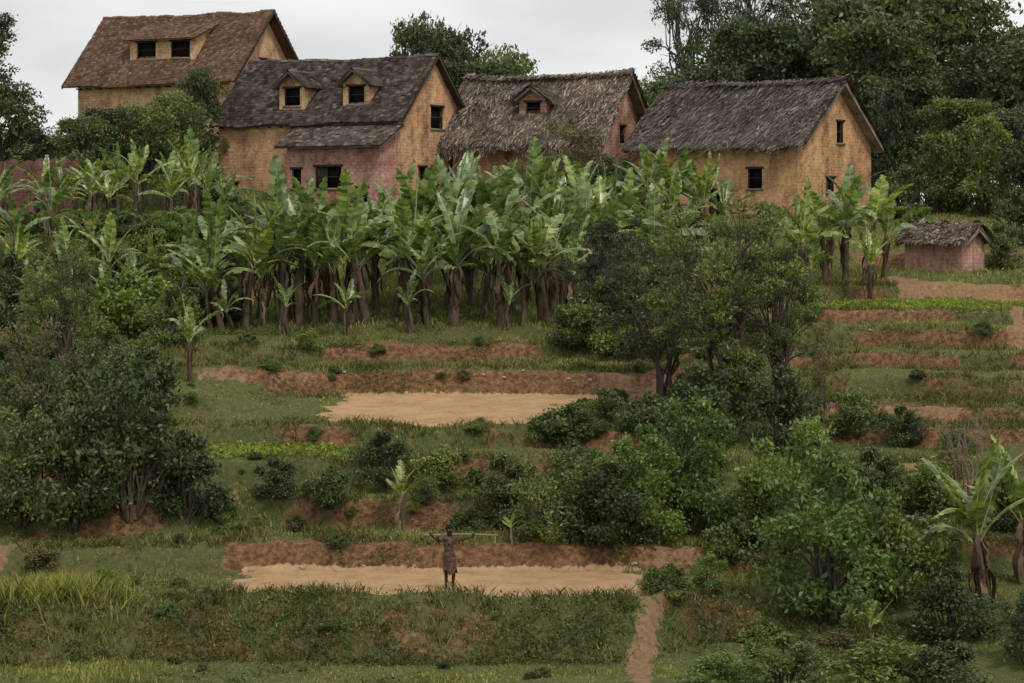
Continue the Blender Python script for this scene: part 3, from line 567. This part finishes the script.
def slope_tiles(mb,O,ex,es,Lx,Ls,tw=.26,tl=.3,sagf=None,seed=0):
    O=np.array(O,float);ex=np.array(ex,float);es=np.array(es,float); n=np.cross(ex,es); n/=np.linalg.norm(n)
    if n[2]<0: n=-n
    rs_=np.random.RandomState(seed); r=0; s0=-.04; jk=tw/.26
    while s0<Ls-.02:
        off=(r%2)*tw*.5; x0=-off
        while x0<Lx-.01:
            a=max(0,x0);b=min(Lx,x0+tw)
            if b-a>.05 and rs_.rand()>.008*jk:
                j=rs_.randn(4)*.010*jk; e=min(s0+tl*1.25,Ls+.02); jj=rs_.randn()*.022*jk; lift=.05+(.025 if rs_.rand()<.06*jk else 0); sk=rs_.randn()*.008
                g=.006
                def pt(x,s,h): 
                    p=O+ex*x+es*s+n*h
                    if sagf: p=p+np.array([0,0,sagf(x/Lx,s/Ls)])
                    return p
                v=[pt(a+g,s0+jj+sk,lift+j[0]),pt(b-g,s0+jj-sk,lift+j[1]),pt(b-g,e,.02+j[2]),pt(a+g,e,.02+j[3]),pt(a+g,s0+jj,0.012),pt(b-g,s0+jj,.012)]
                mb.add(v,[(0,1,2,3),(4,5,1,0)])
            x0+=tw
        s0+=tl*.72; r+=1
def slab(mb,O,ex,es,Lx,Ls,th,nu=30,nv=12,disp=0,sagf=None,mi=0,seed=0,off=0):
    O=np.array(O,float);ex=np.array(ex,float);es=np.array(es,float); n=np.cross(ex,es); n/=np.linalg.norm(n)
    if n[2]<0: n=-n
    u=np.linspace(0,1,nu);v=np.linspace(0,1,nv); U,VV=np.meshgrid(u,v)
    top=O+ex*(U[...,None]*Lx)+es*(VV[...,None]*Ls)
    if disp:
        rg=(VV<.001)*(fbm(U*Lx*1.8,VV*0,seed+5)-.5)*.6; top=top-es*rg[...,None]
    ht=off+disp*(fbm(U*Lx*1.3,VV*Ls*1.3,seed)-.5)*2
    if disp: ht=ht-th*.35*((U<.001)|(U>.999)|(VV<.001))
    bot=top+n*(-th)
    top=top+n*np.asarray(ht)[...,None] if disp else top+n*off
    if sagf is not None:
        sg=sagf(U,VV); top=top+np.stack([0*sg,0*sg,sg],-1); bot=bot+np.stack([0*sg,0*sg,sg],-1)
    A=np.concatenate([top.reshape(-1,3),bot.reshape(-1,3)]); I=np.arange(nu*nv).reshape(nv,nu); K=nu*nv
    Q=np.stack([I[:-1,:-1],I[:-1,1:],I[1:,1:],I[1:,:-1]],-1).reshape(-1,4); Q=np.concatenate([Q,Q[:,::-1]+K])
    E=[]
    for line in (I[0],I[-1],I[:,0],I[:,-1]):
        for a,b in zip(line[:-1],line[1:]): E.append((a,b,b+K,a+K))
    mb.add(A,np.concatenate([Q,np.array(E)]),mi)
def strands(mb,O,ex,es,Lx,Ls,n_,sagf=None,seed=0,h0=.02,fr=.2):
    rs_=np.random.RandomState(seed); O=np.array(O,float);ex=np.array(ex,float);es=np.array(es,float); n=np.cross(ex,es); n/=np.linalg.norm(n)
    if n[2]<0: n=-n
    u=rs_.rand(n_)*Lx; s=rs_.rand(n_)**1.15*Ls; s[:n_//6]=rs_.rand(n_//6)*.15; e=n_//6; u[e:e+n_//20]=rs_.rand(n_//20)*.08; u[e+n_//20:e+n_//10]=Lx-rs_.rand(n_//10-n_//20)*.08
    l=.25+.5*rs_.rand(n_); w=.01+.028*rs_.rand(n_); a=rs_.randn(n_)*.25
    dirv=-es[None,:]*np.cos(a)[:,None]+ex[None,:]*np.sin(a)[:,None]; sd=ex[None,:]*np.cos(a)[:,None]+es[None,:]*np.sin(a)[:,None]
    P=O+ex*u[:,None]+es*s[:,None]+n*(h0+.03+.08*rs_.rand(n_))[:,None]
    if sagf is not None: P[:,2]+=sagf(u/Lx,s/Ls)
    up=P-dirv*l[:,None]*.5-n*.05; dn=P+dirv*l[:,None]*.5+n*(.01+.05*rs_.rand(n_))[:,None]
    dn[:,2]-=np.where(s<.2,fr*rs_.rand(n_)*(.4+1.2*vn(u*1.4,s*0,seed)),0)
    V=np.stack([up-sd*w[:,None],up+sd*w[:,None],dn+sd*w[:,None]*.7,dn-sd*w[:,None]*.7],1).reshape(-1,3); mb.add(V,np.arange(n_*4).reshape(-1,4))
def roof_slopes(mb,kind,x0,x1,ye,yr,ze,zr,two=True,yd=None,sag=.1,seed=0,th=None,ns=5000,fr=.2,tw=.26):
    sf=lambda u,v: -sag*np.sin(np.clip(u,0,1)*math.pi)*(.4+.6*v)+(.11*(vn(np.asarray(u,float)*6+seed,np.asarray(v,float)*3,seed)-.5)*2)*sm(np.asarray(u,float)*7)*sm((1-np.asarray(u,float))*7)
    for k in range(2 if two else 1):
        y0=ye if k==0 else yd
        dy,dz=yr-y0,zr-ze; Ls=math.hypot(dy,dz); es=(0,dy/Ls,dz/Ls); Lx=x1-x0
        if kind=='thatch':
            slab(mb,(x0,y0,ze),(1,0,0),es,Lx,Ls,.2 if th is None else th,max(6,int(Lx*6)),max(5,int(Ls*5)),.15 if th is None else .06,sf,0,seed+k,.04); strands(mb,(x0,y0,ze),(1,0,0),es,Lx,Ls,ns,sf,seed+k,.06,fr)
        else:
            slab(mb,(x0+.03,y0,ze-.03),(1,0,0),es,Lx-.06,Ls,.07,max(4,int(Lx*2)),6,0,sf); slope_tiles(mb,(x0,y0,ze),(1,0,0),es,Lx,Ls,tw,tw*1.15,sagf=sf,seed=seed+k)
    if kind=='thatch':
        n=24; t=np.linspace(0,1,n); P=np.stack([x0+(x1-x0)*t,0*t+yr,zr+.03+sf(t,1+0*t)],-1); P[:,2]+=.05*np.random.RandomState(seed).randn(n); tube(mb,P,.13+0*t,8)
        strands(mb,(x0,yr-.3,zr-.16),(1,0,0),(0,.9,.44),x1-x0,.4,max(60,ns//12),sf,seed+9,.08,0)
    else:
        x=x0
        while x<x1-.02:
            e=min(x+.36,x1); s_=float(sf((x-x0)/(x1-x0),1)); h=np.random.RandomState(int(x*100)%999+seed).randn()*.02
            w=.15; z=zr+.08+s_+h
            mb.add([(x,yr-w,z-.13),(x,yr,z),(x,yr+w,z-.13),(e,yr-w,z-.14),(e,yr,z-.015),(e,yr+w,z-.14)],[(0,1,4,3),(1,2,5,4)])
            x+=.34
ROOFM={'thatch':R_thatch,'thatch2':R_thatch2,'brown':R_tile_brown,'dark':R_tile_dark}
def house(name,label,px,d,pye,pyr,pyb,theta,W,D,roof,wmat,front=[],gable=[],dormers=[],ov=.45,ovg=.4,sag=.1,cat='house',seed=1,base_drop=1.2,ns=5000,fr=.2,th_=None):
    th=rad(theta); x=X(px,d); zb=CZ+(HZ-pyb)*d/F; h=CZ+(HZ-pye)*d/F-zb; dr=d+D/2*math.cos(th); rise=CZ+(HZ-pyr)*dr/F-zb-h
    root=obj(name,None,loc=(x,d,zb),rot=(0,0,-th)); tag(root,label,cat); 
    V=[];Fc=[]; pf=lambda a,b:[(0,-base_drop),(D,-base_drop),(D,h-a),(D/2,h+rise-.06-b),(0,h-a)]
    loft(V,Fc,[(-W,pf(0,0)),(-W+.25,pf(0,0)),(-W+.3,pf(.14,sag+.25)),(-.3,pf(.14,sag+.25)),(-.25,pf(0,0)),(0,pf(0,0))])
    cuts=[((q[0]-q[2]/2,-.2,q[1]),(q[0]+q[2]/2,.24,q[1]+q[3])) for q in front]+[((-.24,q[0]-q[2]/2,q[1]),(.2,q[0]+q[2]/2,q[1]+q[3])) for q in gable]
    obj('wall',cut_wall('wall',V,Fc,cuts,wmat),root)
    for q in front: window(root,'f',q[0],q[1],q[2],q[3],shutter=q[4],kind='door' if q[3]>1.6 else 'window')
    for q in gable: window(root,'g',q[0],q[1],q[2],q[3],shutter=q[4])
    kind='thatch' if roof.startswith('thatch') else 'tile'; sl=rise/(D/2); zt=(.16 if th_ is None else .08) if kind=='thatch' else .09
    mb=MB(); roof_slopes(mb,kind,-W-ovg,ovg,-ov,D/2,h+zt-ov*sl,h+rise+zt,True,D+ov,sag,seed,th=th_,ns=ns,fr=fr,tw=.19 if roof=='brown' else .21)
    ro=obj('roof',mb.mesh('roof',[ROOFM[roof]]),root)
    Ls=math.hypot(D/2+ov,rise+ov*sl)
    for xx in (ovg-.05,-W-ovg+.02):
        for sg in (0,1):
            mb=MB(); a=(-ov if sg==0 else D+ov); es=Vector((0,(D/2-a),rise+ov*sl)).normalized()
            p=Vector((xx,a,h+zt-ov*sl-(.2 if kind=='thatch' else .12)))
            M=Matrix.Translation(p)@Matrix(((1,0,0,0),(0,es.y,-es.z,0),(0,es.z,es.y,0),(0,0,0,1)))
            box(mb,(0,0,-.05),(.04,Ls-.03,.06) if sg==0 else (.0399,Ls-.03,.06),0,M)
            obj('verge_board',mb.mesh('verge_board',[M_palewood if kind=='thatch' else M_wood]),ro)
    for q in range(int(W/.7)):
        mb=MB(); box(mb,(-W+.25+q*.7,-ov+.08,h-ov*sl+zt-.2),(-W+.32+q*.7,-.01,h-ov*sl+zt-.12)); obj('rafter',mb.mesh('rafter',[M_palewood if kind=='thatch' else M_wood]),ro)
    for dm in dormers:
        u,yf,wd,hd,rd_,wins=dm[:6]; shed=len(dm)>6
        zf=h+yf*sl; zs=zf-.35
        if not shed:
            yend=yf+(hd+rd_)/sl
            V=[(u-wd/2,yf,zs),(u+wd/2,yf,zs),(u+wd/2,yf,zf+hd),(u,yf,zf+hd+rd_),(u-wd/2,yf,zf+hd)]
            V+= [(a,yend,c) for (a,b,c) in V]; Fc=[(0,1,2,3,4),(9,8,7,6,5)]+[(i,(i+1)%5,(i+1)%5+5,i+5) for i in range(5)]
            cu=[((u+a-w/2,yf-.2,zf+z),(u+a+w/2,yf+.2,zf+z+hh)) for (a,z,w,hh) in wins]
            D_o=obj('dormer',cut_wall('dormer',V,Fc,cu,W_pale if roof=='dark' else wmat),root)
            for (a,z,w,hh) in wins: window(D_o,('f',yf),u+a,zf+z,w,hh,dep=.2)
            mb=MB(); ex=np.array([0,1,0.]); o_=.26; yo=yf-.42; Lx=yend+.1-yo; k_=rd_/(wd/2)
            for sg in (-1,1):
                ev=np.array([u+sg*(wd/2+o_),yo,zf+hd-o_*k_+.06]); rg=np.array([u,yo,zf+hd+rd_+.06]); es=rg-ev; l=np.linalg.norm(es); es/=l
                if kind=='thatch': slab(mb,ev,ex,es,Lx,l,.12,10,6,.03,None,0,seed,.03); strands(mb,ev,ex,es,Lx,l,320,None,seed+sg,.03)
                else: slab(mb,ev-np.array([0,0,.02]),ex,es,Lx,l,.05,4,3); slope_tiles(mb,ev,ex,es,Lx,l,.2,.22,seed=seed+sg)
            tube(mb,[(u,yo,zf+hd+rd_+.09),(u,yo+Lx*.5,zf+hd+rd_+.09),(u,yo+Lx,zf+hd+rd_+.07)],[.08,.08,.08],6)
            obj('dormer_roof',mb.mesh('dormer_roof',[ROOFM[roof]]),D_o)
        else:
            s2=rd_; yend=min(yf+hd/(sl-s2),D/2)
            V=[];Fc=[]; prism(V,Fc,[(yf,zs),(yend,zf-.2),(yend,zf+hd+(yend-yf)*s2),(yf,zf+hd)],u-wd/2,u+wd/2)
            cu=[((u+a-w/2,yf-.2,zf+z),(u+a+w/2,yf+.2,zf+z+hh)) for (a,z,w,hh) in wins]
            D_o=obj('dormer',cut_wall('dormer',V,Fc,cu,wmat),root)
            for (a,z,w,hh) in wins: window(D_o,('f',yf),u+a,zf+z,w,hh,dep=.2)
            mb=MB(); Lr=math.hypot(yend-yf+.35,(yend-yf+.35)*s2); es=(0,1/math.hypot(1,s2),s2/math.hypot(1,s2)); O=(u-wd/2-.3,yf-.35,zf+hd-.35*s2+.09)
            slab(mb,(O[0]+.02,O[1],O[2]-.02),(1,0,0),es,wd+.56,Lr,.06,8,4); slope_tiles(mb,O,(1,0,0),es,wd+.6,Lr,.19,.22,seed=seed+5)
            obj('dormer_roof',mb.mesh('dormer_roof',[ROOFM[roof]]),D_o)
    return root,h,rise,zb
house('brick_house','orange earthen house with grey thatched gable roof',798,122,141,83,226,35.5,9.0,7.4,'thatch',W_orange,
   front=[(-2.35,1.75,.8,1.05,False),(-6.3,1.8,.75,1.0,True),(-4.5,0,.9,1.8,True)],gable=[(4.2,4.0,.75,1.15,False),(3.2,1.6,.85,.8,True)],seed=3,ns=9000,ovg=.55,sag=.18)
house('brick_house','red brick house with ragged thatched roof and one dormer',600,127,130,76,224,23.5,8.0,6.2,'thatch2',W_red,
   front=[(-1.6,1.4,.7,.95,False),(-5.,1.4,.8,1.0,True)],gable=[(3.1,4.0,.75,1.0,False),(3.6,1.7,.8,.9,True)],dormers=[(-3.9,.75,1.5,.95,.55,[(0,.15,.8,.7)])],seed=14,ns=9500,sag=.32,ov=.75,ovg=.55,fr=.6)
r,h,rise,zb=house('brick_house','orange brick house with dark tiled roof and two dormers',398,126,117,56,224,27.7,10.5,6.8,'dark',W_mixed,
   front=[(-9.6,1.2,.5,.95,False),(-5.75,1.2,.6,1.05,True)],gable=[(3.9,4.75,1.3,1.2,False),(2.4,1.9,.8,1.0,True)],dormers=[(-6.5,.6,1.5,1.2,.6,[(0,.12,.95,.98)]),(-2.75,.6,1.5,1.2,.6,[(0,.12,.95,.98)])],seed=25,sag=.2,ov=.3)
V=[];Fc=[]; pw0,pw1=-5.3,-.02; pd=1.7; ph=h-1.3
prism(V,Fc,[(-pd,-1.2),(-.004,-1.2),(-.004,ph+.8),(-pd,ph)],pw0,pw1)
cu=[((-3.7,-pd-.2,1.7),(-2.2,-pd+.24,2.85)),((-5.05,-pd-.2,1.7),(-4.5,-pd+.24,2.75)),((-1.5,-pd-.2,0),(-.7,-pd+.24,1.8))]
po=obj('porch',cut_wall('porch',V,Fc,cu,W_pink),r); po['label']='projecting pinkish room under its own lean-to tiled roof'
window(po,('f',-pd),-2.95,1.7,1.5,1.15,shutter=True); window(po,('f',-pd),-4.775,1.7,.55,1.05)
window(po,('f',-pd),-1.1,0.0,.8,1.8,shutter=True,kind='door')
mb=MB(); O=(pw0-.45,-pd-.5,ph-.13); es=np.array([0,pd+.48,1.08]); l=np.linalg.norm(es); es/=l
slab(mb,(O[0]+.02,O[1],O[2]-.02),(1,0,0),es,pw1-pw0+.8,l,.09,10,4); slope_tiles(mb,O,(1,0,0),es,pw1-pw0+.85,l,.21,.24,seed=77); obj('porch_roof',mb.mesh('porch_roof',[R_tile_porch]),po)
house('brick_house','pale brick house with brown tiled roof and wide dormer',230,146,72,12,150,28,10.7,6.9,'brown',W_pale,
   front=[(-3.,2.3,.8,1.0,True)],gable=[(3.4,4.4,.8,1.0,False)],dormers=[(-5.2,.75,4.6,1.35,.4,[(-1.15,.15,1.35,1.05),(1.25,.15,1.35,1.05)],1)],seed=31,sag=.08,ov=.6,ovg=.75)
house('storage_hut','low pinkish mud hut with shaggy pale thatched roof',962,103,241,227,271,34,2.5,2.2,'thatch2',W_hut,
   seed=41,sag=.08,ov=.15,ovg=.3,cat='hut',base_drop=.6,ns=2000,fr=.15,th_=.1)
n=30; xs_=np.linspace(X(-30,117),X(78,117),n)
V=[];Fc=[]
top=[CZ+(HZ-157-7*vn(np.array([i*.7]),np.array([0.]),3)[0])*117/F for i in range(n)]
for i in range(n):
    zz=hz(xs_[i],117)-.5; yy=117+.08*math.sin(i)
    V+=[(xs_[i],yy,zz),(xs_[i],yy,top[i]),(xs_[i],yy+.45,top[i]-.03),(xs_[i],yy+.45,zz)]
for i in range(n-1):
    a=i*4;b=a+4
    for k in range(4): Fc.append((a+k,a+(k+1)%4,b+(k+1)%4,b+k))
Fc+=[(0,1,2,3),((n-1)*4+3,(n-1)*4+2,(n-1)*4+1,(n-1)*4)]
o=obj('compound_wall',cut_wall('compound_wall',V,Fc,[],W_dark)); tag(o,'dark red mud-brick compound wall with uneven top','wall')
for i in range(26):
    b=MB(); nrs=np.random.RandomState(i); u,v=np.meshgrid(np.linspace(0,2*math.pi,9)[:-1],np.linspace(.15,math.pi-.15,5)); rr=1+.25*nrs.randn(*u.shape)
    P=np.stack([rr*np.sin(v)*np.cos(u),rr*np.sin(v)*np.sin(u)*.8,rr*np.cos(v)*.55],-1).reshape(-1,3); Q_=[]
    for a in range(4):
        for c_ in range(8): Q_.append((a*8+c_,a*8+(c_+1)%8,(a+1)*8+(c_+1)%8,(a+1)*8+c_))
    Q_+= [(0,1,2,3),(0,3,4,5),(0,5,6,7)]+[(35,34,33,32),(37,36,35,32),(39,38,37,32)]
    b.add(P,Q_); px,py=[(nrs.randint(235,640),nrs.randint(566,574)),(nrs.randint(340,600),nrs.randint(372,392)),(nrs.randint(850,1000),nrs.randint(300,345))][i%3]
    d=hit(px,py); x=X(px,d); o=obj('stone',b.mesh('stone',[M_stone]),loc=(x,d,hz(x,d)+.02),sc=.04+.05*nrs.rand()); tag(o,'small pale stone lying on the bare earth','stone','stones on the terraces')
# ------------------------------------------------------------ person
pd_=59.1; pxx=X(449,pd_); pz=hz(pxx,pd_)
class Sk:
    def __init__(s): s.v=[];s.e=[];s.r=[]
    def a(s,p,r,par=None):
        s.v.append(p); s.r.append(r if hasattr(r,'__len__') else (r,r)); i=len(s.v)-1
        if par is not None: s.e.append((par,i))
        return i
k=Sk(); pel=k.a((.01,0,.76),(.085,.07)); wst=k.a((0,0,.92),(.07,.06),pel); ch=k.a((-.005,.0,1.08),(.09,.07),wst); sh=k.a((0,.005,1.19),(.075,.055),ch); nk=k.a((-.004,-.01,1.255),.036,sh); hb=k.a((-0.01,-.025,1.31),(.06,.064),nk); hm=k.a((-0.018,-.026,1.385),(.072,.084),hb); ht=k.a((-0.024,-.02,1.45),(.056,.064),hm)
k.a((-0.018,-.122,1.365),.012,hm); 
for s in (-1,1): k.a((s*.082-.018,-.014,1.38),(.012,.018),hm)
for s in (-1,1):
    hx_=.43 if s<0 else .54
    a=k.a((s*.135,.0,1.195),.046,sh); el=k.a((s*(.30 if s<0 else .34),-.04,1.165 if s<0 else 1.185),.036,a); wr_=k.a((s*(hx_-.035),-.01,1.225),.026,el); pm=k.a((s*hx_,-.012,1.25),(.028,.016),wr_)
    for q,(dx,l) in enumerate([(-.028,.035),(-.009,.042),(.010,.04),(.028,.03)]):
        b0=k.a((s*(hx_+.007)+dx,-.035,1.275),.0085,pm); b1=k.a((s*(hx_+.009)+dx,-.02,1.278+l*.55),.008,b0); k.a((s*(hx_+.009)+dx,.012,1.278+l*.5),.007,b1)
    t0=k.a((s*(hx_-.018),.012,1.245),.0095,pm); k.a((s*(hx_-.003),.035,1.258),.008,t0)
    lx=.0 if s<0 else .03
    hp=k.a((s*.07+.01,0,.70),.07,pel); kn=k.a((s*.07+lx,-.035 if s>0 else .015,.40),.045,hp); cf=k.a((s*.065+lx,.0 if s>0 else .02,.27),.043,kn); an=k.a((s*.065+lx,-.01 if s>0 else .025,.07),.027,cf); he=k.a((s*.065+lx,.01 if s>0 else .04,.03),.03,an); k.a((s*.09+lx,-.12 if s>0 else -.09,.024),(.035,.02),he)
me=bpy.data.meshes.new('person_body'); me.from_pydata(k.v,k.e,[]); me.materials.append(M_skin)
pr=obj('person',me,loc=(pxx,pd_,pz),rot=(0,rad(1),rad(12)))
sk=pr.modifiers.new('Skin','SKIN'); sk.use_smooth_shade=True
for i,rr in enumerate(k.r): me.skin_vertices[0].data[i].radius=rr
me.skin_vertices[0].data[0].use_root=True
ss=pr.modifiers.new('Sub','SUBSURF'); ss.levels=1; ss.render_levels=2
tag(pr,'barefoot person in brown clothes holding a pole across the shoulders','person')
def rings(zs,n=24,hem=0):
    mb=MB(); V=[]
    for q,(z,rx,ry,f) in enumerate(zs):
        for j in range(n):
            a=j/n*6.283; w=1+f*math.sin(a*5+z*6)+f*.6*math.sin(a*9+1); zz=z-(hem*(math.sin(a*3)+.6*math.sin(a*7+2)) if q==len(zs)-1 else 0)
            V.append((rx*math.cos(a)*w+.015*math.sin(z*5),ry*math.sin(a)*w,zz))
    Q=[(i*n+j,i*n+(j+1)%n,(i+1)*n+(j+1)%n,(i+1)*n+j) for i in range(len(zs)-1) for j in range(n)]
    mb.add(V,Q); return mb
mb=rings([(1.245,.06,.055,0),(1.228,.105,.072,0),(1.16,.122,.092,.03),(1.05,.112,.095,.05),(.92,.106,.098,.07),(.80,.135,.12,.10),(.72,.15,.13,.13)],hem=.035)
for s in (-1,1):
    ex_,ez_=((.30,1.165) if s<0 else (.34,1.185)); A=np.array([s*.07,.0,1.185]); B=np.array([s*.14,.0,1.185]); E=np.array([s*ex_,-.04,ez_])
    tube(mb,[A,B,B+(E-B)*.5,B+(E-B)*.85],[.058,.062,.062,.075],12)
obj('shirt',mb.mesh('shirt',[M_cloth],True),pr)
M_cloth2=flat('dark_patterned_cloth',(.075,.045,.034),sc=12,lo=.3,hi=2.2)
mb=rings([(.86,.108,.098,0),(.80,.128,.11,.05),(.68,.145,.125,.10),(.55,.145,.13,.15),(.42,.155,.135,.2)],hem=.05)
obj('skirt',mb.mesh('skirt',[M_cloth2],True),pr)
mb=MB(); n=14; V=[]
for i,(v) in enumerate(np.linspace(.05,1.75,8)):
    for j in range(n):
        a=j/n*6.283; rr_=1+.07*math.sin(a*7+i*2)
        vv=min(v,1.15) if math.sin(a)<-.25 else v
        V.append((.086*math.sin(vv)*math.cos(a)*rr_,.097*math.sin(vv)*math.sin(a)*rr_,.095*math.cos(vv)*rr_))
mb.add(np.array(V)+np.array([-.02,-.014,1.405]),[(i*n+j,i*n+(j+1)%n,(i+1)*n+(j+1)%n,(i+1)*n+j) for i in range(7) for j in range(n)]); obj('hair',mb.mesh('hair',[M_hair],True),pr)
def ball(mb,c,r):
    u,v=np.meshgrid(np.linspace(0,2*math.pi,9)[:-1],np.linspace(.05,math.pi-.05,6)); P=np.stack([r[0]*np.sin(v)*np.cos(u),r[1]*np.sin(v)*np.sin(u),r[2]*np.cos(v)],-1).reshape(-1,3)+np.array(c)
    mb.add(P,[(a*8+b,a*8+(b+1)%8,(a+1)*8+(b+1)%8,(a+1)*8+b) for a in range(5) for b in range(8)])
for s in (-1,1):
    mb=MB(); ball(mb,(s*.03-.018,-.099,1.395),(.012,.008,.007)); obj('eye',mb.mesh('eye',[M_eye],True),pr)
mb=MB(); ball(mb,(-.018,-.094,1.33),(.022,.008,.007)); obj('mouth',mb.mesh('mouth',[flat('lips',(.1,.04,.035))],True),pr)
mb=MB(); t=np.linspace(-.62,1.12,12); tube(mb,np.stack([t,.01+.008*np.sin(t*3),1.275+.01*np.sin(t*4)-.01*t],-1),.027-.003*(t+.6),8)
o=obj('carrying_pole',mb.mesh('carrying_pole',[M_palewood],True),loc=(pxx,pd_,pz),rot=(0,rad(1),rad(12))); tag(o,'long thin wooden pole resting across a person\'s shoulders','pole')
for (px,py,h) in [(960,500,90),(972,505,95),(810,500,75),(985,480,70)]:
    mb=MB(); d=hit(px,py); hh=h*d/F
    for q in range(5):
        a=R.rand()*6.28; e=np.array([math.cos(a)*.2*hh,math.sin(a)*.2*hh,hh*(.7+.3*R.rand())]); limb(mb,(0,0,-.1),e,.02,.006,.08,7)
        for w in range(3):
            st=e*(.4+.4*R.rand()); limb(mb,st,st+np.array([R.randn()*.12,R.randn()*.12,.35])*hh*.7,.01,.003,.1,4)
    x=X(px,d); o=obj('bare_bush',mb.mesh('bare_bush',[M_palewood]),loc=(x,d,hz(x,d))); tag(o,'leafless bush with pale upright twigs','bush')
# ------------------------------------------------------------ world, sun, camera
w=bpy.data.worlds.new('World'); scene.world=w; w.use_nodes=True; nt=w.node_tree; nt.nodes.clear()
SE,SR=rad(52),rad(150)
sky=N(nt,'ShaderNodeTexSky',sky_type='NISHITA'); sky.sun_disc=False; sky.sun_elevation=SE; sky.sun_rotation=SR
tc=N(nt,'ShaderNodeTexCoord'); mp=N(nt,'ShaderNodeMapping'); mp.inputs['Scale'].default_value=(1,1,2.6); L(nt,tc.outputs['Generated'],mp.inputs[0])
cl=ramp(nt,[(.3,(6.4,6.45,6.55)),(.5,(8.1,8.1,8.12)),(.7,(9.8,9.75,9.7))]); L(nt,noise(nt,7,5,mp.outputs[0],.5),cl.inputs[0])
c=mixc(nt,.93,sky.outputs[0],cl.outputs[0])
bg=N(nt,'ShaderNodeBackground',inp={'Strength':.1}); L(nt,c,bg.inputs[0]); wo=N(nt,'ShaderNodeOutputWorld'); L(nt,bg.outputs[0],wo.inputs[0])
sl=bpy.data.lights.new('sun','SUN'); sl.energy=1.5; sl.angle=rad(10); sl.color=(1,.95,.87); so=obj('sun',sl)
dv=Vector((math.sin(SR)*math.cos(SE),math.cos(SR)*math.cos(SE),math.sin(SE))); so.rotation_euler=dv.to_track_quat('Z','Y').to_euler()
cam=bpy.data.cameras.new('camera'); cam.sensor_width=36; cam.lens=F/1024*36; cam.shift_y=-(341.5-HZ)/1024; cam.clip_end=3000; cam.clip_start=.5
co=obj('camera',cam,loc=(0,0,CZ),rot=(rad(90),0,0)); scene.camera=co
scene.view_settings.view_transform='Standard'; scene.view_settings.look='None'; scene.view_settings.exposure=0
